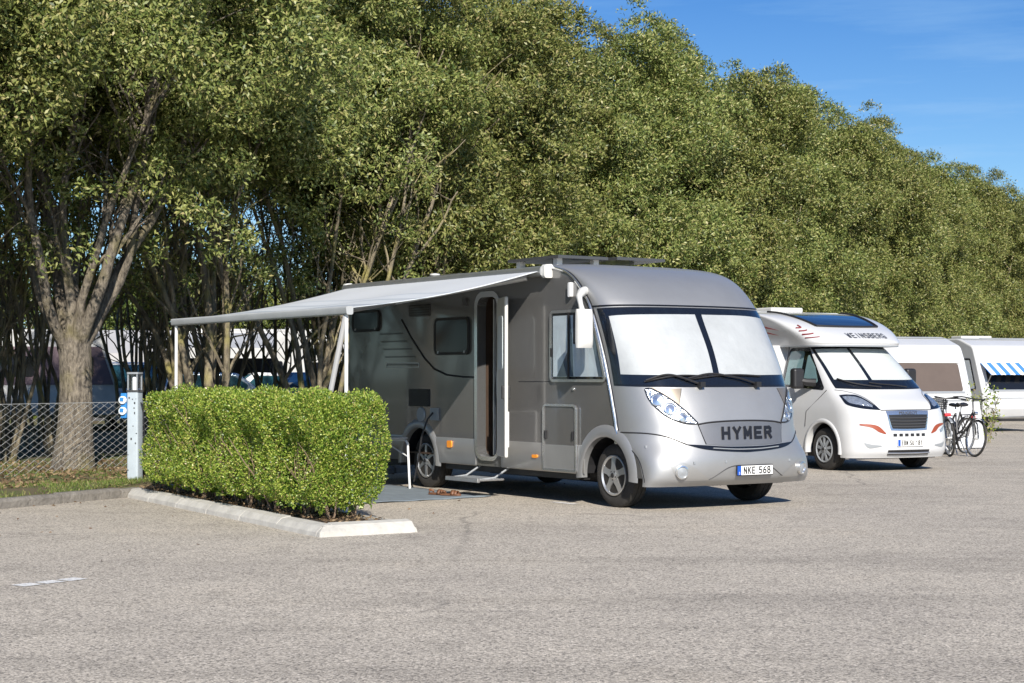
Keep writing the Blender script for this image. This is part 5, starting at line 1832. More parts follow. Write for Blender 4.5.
# ------------------------------------------------------------------ bicycles
def bicycle(label, frame_mat, basket=False, red=False):
    p = empty('bicycle', (0, 0, 0), 0, label, 'bicycle', 'bicycles parked beside the white motorhome')
    wb, r = 1.06, .345
    for x in (0, -wb):
        t = MB().lathe_y([(r - .022, -.017), (r - .006, -.017), (r, 0), (r - .006, .017), (r - .022, .017), (r - .035, 0)], 36, x, r, close=True).build('wheel', M['rubber'], p, smooth=60)
        sp = MB()
        for k in range(20):
            a = 2 * PI * k / 20
            sp.tube([(x + .02 * math.cos(a + 1), .02 if k % 2 else -.02, r + .02 * math.sin(a + 1)), (x + (r - .04) * math.cos(a), 0, r + (r - .04) * math.sin(a))], .0022, 4, caps=False)
        sp.lathe_y([(.001, -.045), (.022, -.045), (.022, .045), (.001, .045)], 10, x, r)
        sp.build('spokes', M['galv'], t, smooth=0)
        MB().lathe_y([(r - .045, -.012), (r - .03, -.014), (r - .03, .014), (r - .045, .012)], 36, x, r, close=True).build('rim', M['alu'], t)
        fe = MB()
        fe.grid([[(x + (r + .022) * math.cos(a), y, r + (r + .022) * math.sin(a)) for y in (-.025, 0, .025)] for a in [R(20) + R(160) * i / 16 if x < 0 else R(50) + R(110) * i / 16 for i in range(17)]])
        fe.build('mudguard', M[frame_mat], p, solid=.003)
    ax = (0, 0, r); rx = (-wb, 0, r); bb = (-.62, 0, .28); hd = (-.20, 0, .86); st = (-.80, 0, .80)
    f = MB()
    f.tube([hd, (-.14, 0, .68)], .022, 8)
    f.tube([(-.15, 0, .70), bb], .020, 8).tube([(-.19, 0, .83), (-.50, 0, .48), (-.66, 0, .40)], .018, 8).tube([bb, st], .018, 8)
    for s in (-1, 1):
        f.tube([bb, (-wb, s * .05, r)], .010, 6).tube([st, (-wb, s * .05, r)], .010, 6)
        f.tube([(-.13, s * .02, .66), (-.09, s * .05, .60), (0, s * .05, r)], .013, 6)
    f.build('frame', M[frame_mat], p, smooth=50)
    MB().tube([hd, (-.24, 0, 1.0), (-.22, 0, 1.06)], .014, 8).tube([(-.40, -.29, 1.06), (-.24, -.24, 1.08), (-.20, -.1, 1.07), (-.22, 0, 1.06), (-.20, .1, 1.07), (-.24, .24, 1.08), (-.40, .29, 1.06)], .012, 8).build('handlebar', M['black'], p)
    for s in (-1, 1): MB().tube([(-.43, s * .30, 1.06), (-.32, s * .27, 1.07)], .018, 8).build('grip', M['black'], p)
    sd = MB()
    rows = []
    for i in range(9):
        t = i / 8
        w = .02 + .075 * t ** 1.5
        rows.append([(-.66 - .26 * t, w * q, .965 - .03 * abs(q) ** 2 - .02 * math.sin(PI * t)) for q in (-1, -.5, 0, .5, 1)])
    sd.grid(rows).build('saddle', M['black'], p, solid=.035)
    MB().tube([st, (-.83, 0, .93)], .013, 8).build('seat_post', M['alu'], p)
    ck = MB().lathe_y([(.03, -.05), (.09, -.05), (.09, -.044), (.03, -.044)], 24, -.62, .28, close=True)
    ck.tube([(-.62, -.06, .28), (-.56, -.06, .13)], .010, 6).tube([(-.62, .06, .28), (-.68, .06, .43)], .010, 6).tube([(-.62, -.06, .28), (-.62, .06, .28)], .012, 6)
    ck.box(-.60, -.52, -.16, -.07, .115, .14).box(-.72, -.64, .07, .16, .42, .445)
    ck.build('crank', M['black'], p)
    rk = MB()
    for y in (-.06, 0, .06): rk.tube([(-.86, y, .74), (-1.28, y, .74)], .006, 5)
    for s in (-1, 1): rk.tube([(-1.2, s * .06, .74), (-wb, s * .06, r)], .006, 5)
    rk.tube([(-1.28, -.06, .74), (-1.28, .06, .74)], .006, 5)
    rk.build('carrier', M['black'], p)
    MB().box(-1.31, -1.285, -.05, .05, .66, .72).build('rear_light', M['red'], p, bevel=.008)
    if red: MB().box(-.10, .02, -.06, .06, .74, .80).build('front_light', M['red'], p, bevel=.02)
    else: MB().lathe_y([(.001, -.03), (.03, -.03), (.035, .03), (.001, .03)], 12, -.10, .80).build('front_light', M['chrome'], p)
    if basket:
        b = MB()
        z0, z1 = .80, 1.04
        for i in range(7):
            t = i / 6
            z = z0 + (z1 - z0) * t
            g = .84 + .16 * t
            b.tube([(-.02 - .0, -.17 * g, z), (.30 * g, -.17 * g, z), (.30 * g, .17 * g, z), (-.02, .17 * g, z)], .006, 5, closed=True)
        for i in range(9):
            y = -.16 + .04 * i
            b.tube([(.30 * .84, y * .84, z0), (.30, y, z1)], .005, 4)
            b.tube([(-.02, y * .84, z0), (-.02, y, z1)], .005, 4)
        for i in range(7):
            x = .02 + .04 * i
            for s in (-1, 1): b.tube([(x * .84, s * .17 * .84, z0), (x, s * .17, z1)], .005, 4)
        b.box(-.02, .25, -.14, .14, z0 - .005, z0 + .005)
        b.build('basket', M['black'], p)
    MB().tube([(-.55, .02, .28), (-.50, .16, .02)], .010, 6).build('kickstand', M['alu'], p)
    return p
def put_bike(o, px, Y, yaw, lean):
    o.location = ((px - 512) / 1692 * Y, Y, 0)
    o.rotation_euler = (lean, 0, yaw - PI / 2)
put_bike(bicycle('black bicycle with a black wire basket on its handlebar', 'black', True), 936, 31.6, R(-44), R(-4))
put_bike(bicycle('grey bicycle with a red front light, standing between the other two bicycles', 'grey_trim', False, True), 950, 31.0, R(2), R(3))
put_bike(bicycle('dark bicycle without basket, furthest right of the parked bicycles', 'grey_dark'), 974, 30.9, R(16), R(-7))

def board():
    p = empty('board', (9.25, 34.3, 0), R(22), 'white folded table leaning upright behind the bicycles', 'table')
    o = MB().box(-.42, .42, -.02, .02, .02, .98).build('panel', M['white'], p, bevel=.012)
    o.rotation_euler = (R(-12), 0, 0)
    MB().tube([(-.38, .06, .05), (-.38, .30, .90), (.38, .30, .90), (.38, .06, .05)], .014, 6).build('folded_leg', M['alu'], p)
board()

def shrub():
    p = empty('shrub', (10.45, 37.6, 0), 0, 'green leafy shrub between the two caravans behind the bicycles', 'shrub')
    V, F = crown_leaves(811, zb=.10, zt=1.25, rad=.30, nclump=36, per=30, L=(.05, .09), Wd=(.03, .05), rag=0)
    np_obj('foliage', V, F, M['leaf_hedge'], p)
    stems_mesh(812, 6, .012, .9, .3, bl=.12).build('stem', M['bark'], p, smooth=60, recalc=False)
shrub()

# ------------------------------------------------------------------ hedge bed
def ml(x, y, z=0.0):
    """a point given in the frame of the parking bay"""
    s, c = math.sin(A0), math.cos(A0)
    return Vector((MH_O[0] + x * s + y * c, MH_O[1] - x * c + y * s, z))

def hedge_bed():
    # pale concrete edging around the planting strip
    a, b, c, d = ml(-4.72, -5.02), ml(1.36, -5.44), ml(1.40, -4.42), ml(-5.6, -4.0)
    e = ml(-6.4, -4.1)
    rng = random.Random(3)
    def bar(p, q, w, cut0=0.0, cut1=0.0):
        mb = MB()
        d = (q - p); L = d.length; d.normalize()
        n = Vector((-d.y, d.x, 0))
        t = 0.0
        while t < L - .05:
            t2 = min(L, t + 1.0)
            pr = [(0, -.03), (.016, .045), (.075, .098), (.17, .115), (.17, -.03)]
            j = rng.uniform(-.006, .006)
            vs = []
            for tt in (t + (.004 if t > 0 else -cut0), t2 - (.004 if t2 < L else -cut1)):
                for k, (u, z) in enumerate(pr):
                    m = 0
                    if t == 0 and tt <= .001: m = u
                    if t2 == L and tt >= L - .001: m = -u
                    q0 = p + d * (tt + m) + n * (u + j)
                    vs.append((q0.x, q0.y, z + j))
            k = len(pr)
            mb.add(vs, [tuple(range(k)), tuple(reversed(range(k, 2 * k)))] + [(i, i + k, (i + 1) % k + k, (i + 1) % k) for i in range(k)])
            t = t2
        return mb
    k1 = bar(a, b, .17)
    k2 = bar(b, c, .17)
    k1.add(k2.v, k2.f)
    k3 = bar(c, e, .17)
    k1.add(k3.v, k3.f)
    o = k1.build('planting_kerb', M['concrete'], smooth=0, bevel=.012)
    tag(o, kind='structure')
    so = MB()
    rows = []
    rg = random.Random(8)
    for i in range(40):
        u = .02 + .94 * i / 39
        p = a.lerp(b, u); q = e.lerp(c, u)
        rows.append([p.lerp(q, .14 + .72 * j / 8) + Vector((0, 0, .075 + rg.uniform(-.012, .03))) for j in range(9)])
    so.grid(rows)
    o = so.build('planting_soil', M['mulch'], smooth=80)
    tag(o, kind='structure')
    # dead leaves on the soil and along the edging
    rg = np.random.default_rng(4)
    n = 1500
    u, v = .03 + .94 * rg.random(n), .22 + .60 * rg.random(n)
    A = np.array(a); B = np.array(b); Cc = np.array(c); Ee = np.array(e)
    pts = (A + (B - A) * u[:, None]) * (1 - v[:, None]) + (Ee + (Cc - Ee) * u[:, None]) * v[:, None]
    pts[:, 2] = .11
    d = rg.normal(size=(n, 3)); d[:, 2] *= .25
    V = leaf_quads(rg, pts, unit(d), rg.uniform(.025, .06, n), rg.uniform(.012, .025, n), .2)
    o = np_obj('leaf_litter', V, quads(n), M['dry_leaf'])
    tag(o, kind='stuff')
    # the hedge
    h = empty('hedge', tuple(ml(-1.8, -4.8)), 0, 'clipped box-shaped green hedge on the planting strip with pale concrete edging', 'hedge')
    org = ml(-1.8, -4.8)
    x0, x1 = -3.95, .88
    rg = np.random.default_rng(17)
    C, D = [], []
    def yc(x): return -4.60 - .055 * (x - x0) / (x1 - x0) * 5.0 * .9
    def add(n, fx, fy, fz, nrm):
        C.append(np.stack([fx, fy, fz], 1)); D.append(np.repeat(np.array([nrm]), n, 0))
    hw = .42
    zt, zb = 1.27, .24
    # depth below the clipped surface, lumpy
    def lump(p):
        return .050 * np.sin(p[:, 0] * 5.1 + p[:, 2] * 3.3) + .045 * np.sin(p[:, 1] * 6 + p[:, 2] * 7.7 + 1) + .03 * np.sin(p[:, 0] * 13 + p[:, 2] * 11) + .02 * np.sin(p[:, 0] * 23 - p[:, 1] * 17)
    N = 98000
    face = rg.random(N)
    P = np.empty((N, 3)); Nn = np.empty((N, 3))
    L = x1 - x0
    area = np.array([L * (zt - zb), L * (zt - zb) * .7, L * hw * 2, 2 * hw * (zt - zb) * 1.5, 2 * hw * (zt - zb) * 1.2])
    cum = np.cumsum(area / area.sum())
    idx = np.searchsorted(cum, face)
    r1, r2 = rg.random(N), rg.random(N)
    xs = x0 + L * r1
    for k in range(5):
        m = idx == k
        if k in (0, 1):
            P[m] = np.stack([x0 + L * r1[m], np.full(m.sum(), -hw if k == 0 else hw), zb + (zt - zb) * r2[m]], 1)
            Nn[m] = [0, -1 if k == 0 else 1, 0]
        elif k == 2:
            P[m] = np.stack([x0 + L * r1[m], -hw + 2 * hw * r2[m], np.full(m.sum(), zt)], 1)
            Nn[m] = [0, 0, 1]
        else:
            P[m] = np.stack([np.full(m.sum(), x1 if k == 3 else x0), -hw + 2 * hw * r1[m], zb + (zt - zb) * r2[m]], 1)
            Nn[m] = [1 if k == 3 else -1, 0, 0]
    # round the vertical edges and top edges
    def soft(p, lo, hi, r):
        q = np.clip(p, lo + r, hi - r)
        dv = p - q
        ln = np.linalg.norm(dv, axis=1)
        f = np.where(ln > 1e-6, np.minimum(1, r / np.maximum(ln, 1e-6)), 1)
        return q + dv * f[:, None], np.where(ln[:, None] > 1e-6, dv / np.maximum(ln, 1e-6)[:, None], Nn)
    P, Nn2 = soft(P, np.array([x0, -hw, zb - .3]), np.array([x1, hw, zt]), .19)
    depth = np.abs(rg.normal(size=N)) * .055 - .02
    off = lump(P) - depth
    P = P + Nn2 * off[:, None]
    # base tapers in and thins out
    low = np.clip((.40 - P[:, 2]) / .22, 0, 1)
    P[:, 1] *= 1 - .20 * low
    keep = rg.random(N) > low * .55
    # bare patches with twigs
    for (bx, bz, br) in ((-1.55, .80, .22), (-2.6, 1.05, .15), (.5, .72, .18), (-.55, .45, .14)):
        dd = np.hypot((P[:, 0] - bx), (P[:, 2] - bz) * .6)
        keep &= ~((dd < br) & (P[:, 1] < 0) & (rg.random(N) < .72))
    keep &= rg.random(N) > .25 * (np.sin(P[:, 0] * 7 + 2) * np.sin(P[:, 2] * 9) > .55)
    P, Nn2 = P[keep], Nn2[keep]
    n = len(P)
    P[:, 1] += yc(P[:, 0])
    s, c_ = math.sin(A0), math.cos(A0)
    def toW(p):
        return np.stack([MH_O[0] + p[:, 0] * s + p[:, 1] * c_, MH_O[1] - p[:, 0] * c_ + p[:, 1] * s, p[:, 2]], 1)
    def toWd(p):
        return np.stack([p[:, 0] * s + p[:, 1] * c_, -p[:, 0] * c_ + p[:, 1] * s, p[:, 2]], 1)
    Wp = toW(P) - np.array(org)
    Wn = toWd(Nn2)
    d = unit(Wn * .75 + rg.normal(size=(n, 3)) * .75 + [0, 0, .35])
    V = leaf_quads(rg, Wp, d, rg.uniform(.018, .035, n), rg.uniform(.010, .018, n), .12)
    np_obj('foliage', V, quads(n), M['leaf_hedge'], h)
    # twigs: stems from the soil and fine shoots
    rnd = random.Random(5)
    tw = MB()
    for i in range(46):
        x = x0 + .12 + (L - .24) * rnd.random()
        y = yc(x) + rnd.uniform(-.22, .22)
        p = ml(x, y, .05) - org
        for k in range(3):
            limb(tw, rnd, p, (rnd.gauss(0, .16), rnd.gauss(0, .16), 1), rnd.uniform(.6, .95), .011, .003, 6, .13, .05, 4)
    for (bx, bz) in ((-1.55, .80), (-1.65, .9), (-1.45, .7), (-2.6, 1.0), (.5, .75), (.55, .6), (-.55, .5)):
        for k in range(6):
            x = bx + rnd.gauss(0, .13)
            p = ml(x, yc(x) - hw + .05, max(.42, bz - .30 + rnd.gauss(0, .1))) - org
            limb(tw, rnd, p, (rnd.gauss(0, .3), rnd.gauss(0, .25), 1), rnd.uniform(.2, .45), .0045, .002, 6, .14, .05, 4)
    tw.build('stems', M['twig'], h, smooth=60, recalc=False)
    # a dark core so the middle of the hedge is as dense as it is
    cl, cn = [], []
    m = 9000
    q = np.stack([x0 + .15 + (L - .3) * rg.random(m), (rg.random(m) - .5) * 2 * (hw - .12), .18 + (zt - .30) * rg.random(m)], 1)
    q[:, 1] += yc(q[:, 0])
    V = leaf_quads(rg, toW(q) - np.array(org), unit(rg.normal(size=(m, 3))), rg.uniform(.05, .09, m), rg.uniform(.035, .06, m), .1)
    np_obj('inner_foliage', V, quads(m), M['leaf_hedge'], h)
hedge_bed()

# ------------------------------------------------------------------ power pedestal
def pedestal():
    p = empty('power_pedestal', (-4.87, 21.85, .07), R(-14), 'pale power pedestal with blue sockets and a lantern top, left of the hedge', 'power pedestal')
    sec = rpoly([(-.078, -.078), (.078, -.078), (.078, .078), (-.078, .078)], .022, 4)
    MB().prism_z(sec, 0, 1.20).build('post', M['ped_grey'], p, smooth=40)
    MB().box(-.13, .13, -.12, .12, -.02, .03).build('base_plate', M['alu'], p, bevel=.006)
    MB().prism_z([(x * 1.12, y * 1.12) for x, y in sec], 1.20, 1.225).build('collar', M['grey_dark'], p)
    MB().prism_z([(x * .80, y * .80) for x, y in sec], 1.225, 1.43).build('lantern_glass', M['glass'], p)
    MB().lathe_z([(.03, 1.225), (.032, 1.38), (.02, 1.40)], 12).build('lamp', M['plate_w'], p)
    for x in (-.063, .063):
        for y in (-.063, .063): MB().box(x - .008, x + .008, y - .008, y + .008, 1.225, 1.43).build('lantern_bar', M['grey_trim'], p)
    MB().prism_z([(x * 1.05, y * 1.05) for x, y in sec], 1.43, 1.455).build('lantern_roof', M['grey_trim'], p)
    pl = MB().box(-.155, -.075, -.10, .085, .86, 1.185).build('socket_panel', M['ped_blue'], p, bevel=.012)
    for z in (.955, 1.095):
        s = MB()
        c = Vector((-.115, -.10, z))
        rows = []
        for rr, d in ((.052, 0), (.050, -.03), (.036, -.034), (.034, -.02), (.001, -.02)):
            rows.append([(c.x + rr * math.cos(2 * PI * j / 20), c.y + d, c.z + rr * math.sin(2 * PI * j / 20)) for j in range(21)])
        so = s.grid(rows).build('socket', M['ped_white'], pl, smooth=50)
        MB().box(c.x - .03, c.x + .02, c.y - .040, c.y - .034, c.z - .012, c.z + .035).build('socket_lid', M['ped_blue'], so, bevel=.005)
    MB().tube([(.095, -.02, 1.06), (.14, -.06, 1.02), (.16, -.06, .7), (.15, -.05, .3), (.2, 0, .02)], .010, 6).build('cable', M['black'], p)
    st = MB()
    rnd = random.Random(2)
    for i in range(12):
        z = .15 + rnd.random() * 1.0
        x = rnd.uniform(-.06, .06)
        w = rnd.uniform(.004, .012)
        st.box(x - w, x + w, -.0800, -.0778, z, z + rnd.uniform(.008, .03))
    s = st.build('scuff_marks', M['grey_dark'], p)
    tag(s, kind='stuff')
pedestal()

# ------------------------------------------------------------------ wire fence
def fence():
    p = empty('wire_fence', tuple(KL(0, 2.75, .1)), 0, 'galvanised chain-link fence running past the thick pale trunk on the left', 'fence')
    org = KL(0, 2.75, .1)
    t0, t1 = -1.0, 9.0
    hgt = 1.0
    pitch = .085
    mb = MB()
    n = int((t1 - t0) / pitch)
    # slanted zigzag wires: each wire is one zigzag linked with the next
    k = int(hgt / (pitch / 1.0)) * 2
    dz = hgt / k
    for i in range(n + 1):
        pts = []
        for j in range(k + 1):
            tt = t0 + (i + ((j + i) % 2)) * pitch
            j2 = (j + i) % 2
            off = .003 if j2 else -.003
            q = KL(tt, 2.75 + off, .1 + j * dz) - org
            pts.append(q)
        mb.tube(pts, .0042, 3, caps=False)
    m = mb.build('mesh', M['galv'], p, smooth=0, recalc=False)
    wr = MB()
    for z in (.02, 1.0):
        wr.tube([KL(t0 + (t1 - t0) * i / 10, 2.757, .1 + z) - org for i in range(11)], .004, 5)
    wr.build_each('tension_wire', M['galv'], p)
    for t in (t0 + .1, 3.22, 6.1, t1 - .1):
        MB().tube([KL(t, 2.79, .0) - org, KL(t, 2.79, 1.14) - org], .022, 8).build('post', M['galv'], p)
fence()

# ------------------------------------------------------------------ grass verge
def verge():
    rg = np.random.default_rng(31)
    n = 60000
    t = rg.uniform(-3.5, 7.0, n)
    nn = .16 + rg.random(n) ** 1.25 * 5.6
    patch = np.sin(t * 2.1 + nn * 1.7) + np.sin(t * 5.3 - nn * 4.1) * .6 + np.sin(t * .9 + nn * 7) * .6
    bias = np.where(nn < 1.2, .9, -.15)
    keep = (patch + bias + rg.normal(size=n) * .5) > .35
    t, nn = t[keep], nn[keep]
    n = len(t)
    base = np.stack([P0.x + RD.x * t + RN.x * nn, P0.y + RD.y * t + RN.y * nn, np.full(n, .10)], 1)
    base[:, 2] += .03 + .025 * np.sin(t * 1.3 + nn * 2.1) + .02 * np.sin(t * .7 - nn) - .012
    d = unit(rg.normal(size=(n, 3)) * .55 + [0, 0, 1])
    V = leaf_quads(rg, base, d, rg.uniform(.03, .085, n), rg.uniform(.005, .010, n), .1)
    tag(np_obj('grass', V, quads(n), M['grass']), kind='stuff')
    n = 6500
    t = rg.uniform(-3.5, 6.0, n)
    nn = .9 + rg.random(n) * 4.2
    base = np.stack([P0.x + RD.x * t + RN.x * nn, P0.y + RD.y * t + RN.y * nn, np.full(n, .155)], 1)
    base[:, 2] += .025 * np.sin(t * 1.3 + nn * 2.1) + .02 * np.sin(t * .7 - nn)
    d = rg.normal(size=(n, 3)); d[:, 2] *= .3
    V = leaf_quads(rg, base, unit(d), rg.uniform(.04, .09, n), rg.uniform(.018, .035, n), .2)
    tag(np_obj('fallen_leaves', V, quads(n), M['dry_leaf']), kind='stuff')
    # a few stray leaves and crumbs on the asphalt
    n = 160
    t = rg.uniform(-8, 8, n); nn = -rg.random(n) ** 2 * 5
    base = np.stack([P0.x + RD.x * t + RN.x * nn, P0.y + RD.y * t + RN.y * nn, np.full(n, .006)], 1)
    d = rg.normal(size=(n, 3)); d[:, 2] *= .2
    V = leaf_quads(rg, base, unit(d), rg.uniform(.03, .07, n), rg.uniform(.012, .03, n), .2)
    tag(np_obj('stray_leaves', V, quads(n), M['dry_leaf']), kind='stuff')
verge()

# ------------------------------------------------------------------ painted marks
def marks():
    def quad(name, pts):
        tag(MB().add([(x, y, .004) for x, y in pts], [tuple(range(len(pts)))]).build(name, M['paint'], smooth=0), kind='structure')
    a, b = Vector((-3.52, 11.88)), Vector((-3.17, 12.36))
    d = (b - a).normalized(); n = Vector((-d.y, d.x))
    L = (b - a).length
    for i in range(3):
        p = a + d * (L * (i / 3)); q = a + d * (L * ((i + .82) / 3))
        quad('road_marking', [tuple(p + n * .0), tuple(p - n * .15), tuple(q - n * .15), tuple(q)])
    p = ml(-.85, -1.18); q = ml(-.62, -1.02)
    quad('road_marking', [tuple(ml(-1.05, -1.20).xy), tuple(ml(-.60, -1.20).xy), tuple(ml(-.60, -1.10).xy), tuple(ml(-1.05, -1.10).xy)])
marks()

# ------------------------------------------------------------------ ground mat, sandals, folding table
def small_things():
    pts = [ml(-5.8, -3.95), ml(-1.95, -3.55), ml(-2.15, -1.30), ml(-5.8, -1.25)]
    rows = []
    for i in range(30):
        u = i / 29
        rows.append([(pts[0].lerp(pts[1], u)).lerp(pts[3].lerp(pts[2], u), j / 20) + Vector((0, 0, .012 + .008 * math.sin(i * .9 + j * .5) * math.sin(j * .8))) for j in range(21)])
    o = MB().grid(rows).build('ground_mat', M['mat'], smooth=60, solid=.006)
    tag(o, 'blue grey woven ground mat spread under the awning beside the motorhome', 'mat')
    for k, (x, y, a, lab) in enumerate(((-2.62, -1.78, .3, 'brown leather sandal on the mat, the one nearer the hedge'), (-2.42, -1.72, .55, 'brown leather sandal on the mat, the one nearer the entry step'))):
        p = empty('sandal', tuple(ml(x, y, .018)), A0 - PI / 2 + a, lab, 'sandal', 'pair of brown sandals')
        s = MB()
        prof = [(-.13, .030), (-.10, .040), (-.04, .034), (.03, .042), (.09, .046), (.13, .030), (.145, .0)]
        pl = [(x_, w) for x_, w in prof] + [(x_, -w) for x_, w in reversed(prof[:-1])]
        s.prism_z(pl, 0, .025)
        s.build('sole', M['leather'], p, bevel=.006)
        for x0, hgt in ((.04, .055), (.08, .048)):
            rows = [[(x0 + dx, .046 * math.cos(t), .012 + hgt * math.sin(t)) for dx in (-.022, .022)] for t in [PI * i / 12 for i in range(13)]]
            MB().grid(rows).build('strap', M['leather'], p, solid=.005)
        rows = [[(-.095 - .035 * math.sin(t), .040 * math.cos(t), .035 + dz + .02 * math.sin(t)) for dz in (-.015, .018)] for t in [PI * i / 12 for i in range(13)]]
        MB().grid(rows).build('heel_strap', M['leather'], p, solid=.005)
    t = empty('folding_table', tuple(ml(-4.25, -1.85)), A0 - PI / 2, 'white tubular folding table frame between the hedge and the motorhome', 'table')
    MB().box(-.55, .30, -.42, .42, .655, .68).build('table_top', M['grey_trim'], t, bevel=.008)
    for s in (-1, 1):
        MB().tube([(-.50, s * .40, .640), (.26, s * .40, .640), (.31, s * .41, .60), (.33, s * .43, .0)], .016, 8).build('leg', M['alu_white'], t, smooth=60)
        MB().tube([(-.40, s * .40, .635), (.31, s * .42, .42)], .010, 6).build('brace', M['alu_white'], t)
        MB().tube([(-.50, s * .40, .640), (-.55, s * .43, .0)], .016, 8).build('leg', M['alu_white'], t, smooth=60)
small_things()

# ------------------------------------------------------------------ campsite beyond the trees
def car(loc, yaw, label, paint, L=4.2, H=1.48):
    p = empty('parked_car', loc, yaw, label, 'car')
    h = .86
    prof = rpoly([(-L / 2, .30), (L / 2 - .05, .28), (L / 2, .62), (L / 2 - .25, .85), (L / 2 - 1.15, .98), (L / 2 - 1.75, H - .03), (-L / 2 + .9, H), (-L / 2 + .25, 1.02), (-L / 2, .85)], [.08, .1, .12, .2, .2, .3, .35, .15, .1], 5)
    MB().prism_y(prof, -h, h).build('body', M[paint], p, smooth=35, bevel=.09)
    for s in (-1, 1):
        pl = rpoly([(-L / 2 + .55, 1.0), (L / 2 - 1.25, 1.0), (L / 2 - 1.82, H - .12), (-L / 2 + .95, H - .10)], .08, 4)
        w = MB().prism_y(pl, s * (h - .01), s * (h + .006)).build('side_window', M['car_teal'], p)
        MB().box(-.15, -.09, min(s * (h + .004), s * (h + .012)), max(s * (h + .004), s * (h + .012)), 1.0, H - .1).build('pillar', M['black'], w)
        for x in (-L / 2 + .75, L / 2 - .85): make_wheel(p, x, s * (h + .01), .31, .19, .19, s, 5)
        MB().box(-L / 2 - .01, -L / 2 + .06, s * .62 - .14, s * .62 + .14, .72, .88).build('tail_light', M['red'], p, bevel=.02)
        MB().box(L / 2 - .12, L / 2 - .02, s * .60 - .15, s * .60 + .15, .64, .76).build('headlight', M['lamp_in'], p, bevel=.02)
    a, b = Vector((L / 2 - 1.15, 0, .98)), Vector((L / 2 - 1.75, 0, H - .03))
    d = (b - a).normalized(); n = Vector((d.z, 0, -d.x))
    mb = MB()
    mb.grid([[a + d * u + n * .012 + Vector((0, y, 0)) for y in (-.68, .68)] for u in (.10, (b - a).length - .10)])
    mb.build('windscreen', M['car_teal'], p, solid=.006)
    a, b = Vector((-L / 2 + .9, 0, H)), Vector((-L / 2 + .25, 0, 1.02))
    d = (b - a).normalized(); n = Vector((d.z, 0, -d.x))
    mb = MB().grid([[a + d * u + n * .012 + Vector((0, y, 0)) for y in (-.66, .66)] for u in (.12, (b - a).length - .08)])
    mb.build('rear_window', M['car_teal'], p, solid=.006)
    return p

M['old_white'] = pbr('old_grubby_white', (0.50, 0.51, 0.51), 0.5, 0, 0.1, var=0.30, vscale=1.2)
def side_caravan(px, Y, yaw, label, L, H, band=None, sc=1.0, tent=None):
    """caravan seen from its side, behind the trunks"""
    loc = Vector(((px - 512) / 1692 * Y, Y, .12))
    p = empty('caravan', loc, yaw, label, 'caravan')
    h = 1.1
    prof = rpoly([(-L / 2 + .1, .40), (L / 2 - .1, .40), (L / 2, 1.0), (L / 2 - .35, H - .15), (L / 2 - .6, H), (-L / 2 + .6, H), (-L / 2 + .2, H - .15), (-L / 2, 1.0)], [.05, .05, .3, .3, .3, .3, .3, .3], 5)
    MB().prism_y(prof, -h, h).build('body', M['old_white'], p, smooth=35, bevel=.06)
    if band:
        MB().prism_y([(-L / 2 + .12, 1.15), (L / 2 - .12, 1.15), (L / 2 - .42, H - .42), (-L / 2 + .30, H - .42)], -h - .02, -h - .003).build('side_band', M[band], p)
    for k, x in enumerate((-L / 2 + .9, 0, L / 2 - 1.4)):
        pl = rrect(x, x + .8, 1.35, 1.85, .07)
        MB().prism_y(pl, -h - .04, -h - .0215).build('side_window', M['gloss_black'], p)
    MB().box(-L / 2 + .15, L / 2 - .15, -h - .015, -h - .002, .42, .60).build('skirt', M['grey_trim'], p)
    make_wheel(p, -.2, -h + .02, .32, .19, .19, -1, 6)
    make_wheel(p, -.2, h - .02, .32, .19, .19, 1, 6)
    MB().box(-.5, .1, -.3, .3, H - .02, H + .10).build('roof_hatch', M['white_dull'], p, bevel=.03)
    return p

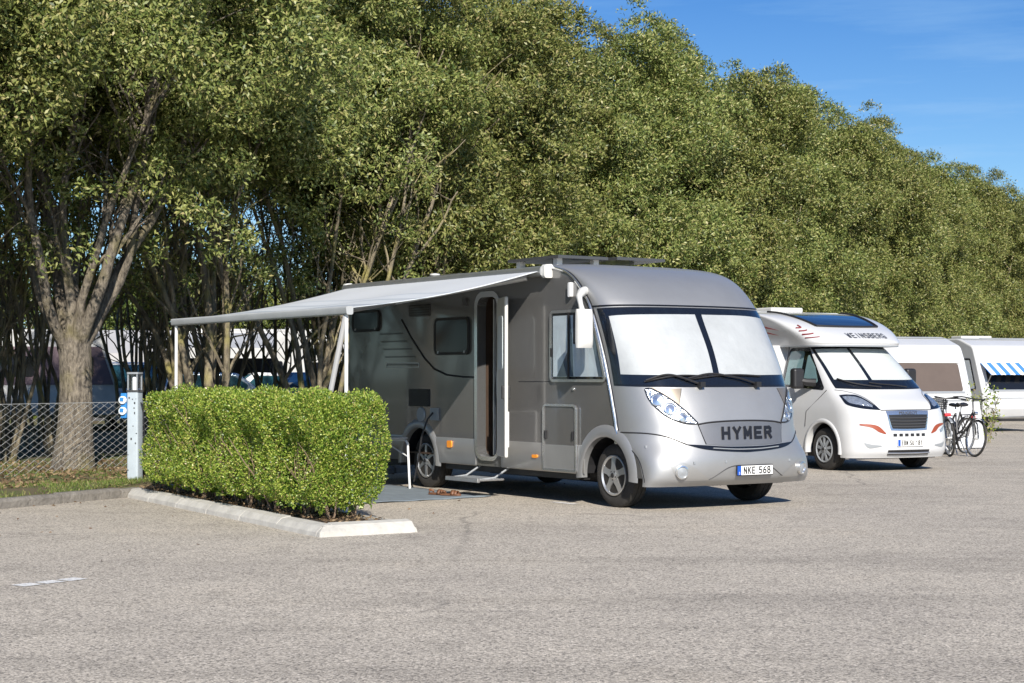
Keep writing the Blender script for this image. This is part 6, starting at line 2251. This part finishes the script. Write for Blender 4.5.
def tent(px, Y, yaw, label, w, d, h0, h1, wall, roof):
    loc = Vector(((px - 512) / 1692 * Y, Y, .12))
    p = empty('awning_tent', loc, yaw, label, 'tent')
    w2, d2 = w / 2, d / 2
    MB().add([(-w2, -d2, h0), (w2, -d2, h0), (w2, d2, h1), (-w2, d2, h1)], [(0, 1, 2, 3)]).build('roof', M[roof], p, smooth=0, solid=.02)
    MB().add([(-w2, -d2 - .01, h0 - .30), (w2, -d2 - .01, h0 - .30), (w2, -d2, h0), (-w2, -d2, h0)], [(0, 1, 2, 3)]).build('valance', M[roof], p, smooth=0, solid=.01)
    MB().add([(-w2, d2, 0), (w2, d2, 0), (w2, d2, h1), (-w2, d2, h1)], [(0, 1, 2, 3)]).build('rear_wall', M[wall], p, smooth=0, solid=.01)
    for x in (-w2 + .03, 0, w2 - .03): MB().tube([(x, -d2 + .02, 0), (x, -d2 + .02, h0)], .02, 6).build('pole', M['alu_white'], p)

def beyond():
    side_caravan(2, 42.0, R(14), 'caravan with a mauve brown band along its side, behind the fence at the left edge', 5.6, 2.5, 'purple')
    car(((128 - 512) / 1692 * 44.0, 44.0, .12), R(-62), 'white car with teal tinted windows parked behind the power pedestal', 'car_white', H=1.75)
    tent(130, 48.5, R(14), 'grey tent awning behind the white car, left of the awning pole', 2.6, 2.4, 2.0, 2.7, 'tent_dark', 'tent_grey')
    side_caravan(207, 55, R(10), 'white caravan seen over the left half of the hedge between the trunks', 6.0, 2.8)
    tent(205, 51.5, R(10), 'white tent awning along the caravan over the left half of the hedge', 4.2, 2.6, 2.2, 2.7, 'tent_dark', 'old_white')
    car(((225 - 512) / 1692 * 47.5, 47.5, .12), R(8), 'pale blue car parked beyond the left half of the hedge', 'car_blue')
    car(((292 - 512) / 1692 * 51, 51, .12), R(15), 'white car parked beyond the right half of the hedge', 'car_white')
    car(((334 - 512) / 1692 * 49.5, 49.5, .12), R(70), 'dark blue car beyond the hedge, just left of the awning leg', 'car_navy')
    side_caravan(300, 60, R(16), 'pale caravan far behind the trunks, above the right half of the hedge', 7.0, 3.0)
beyond()
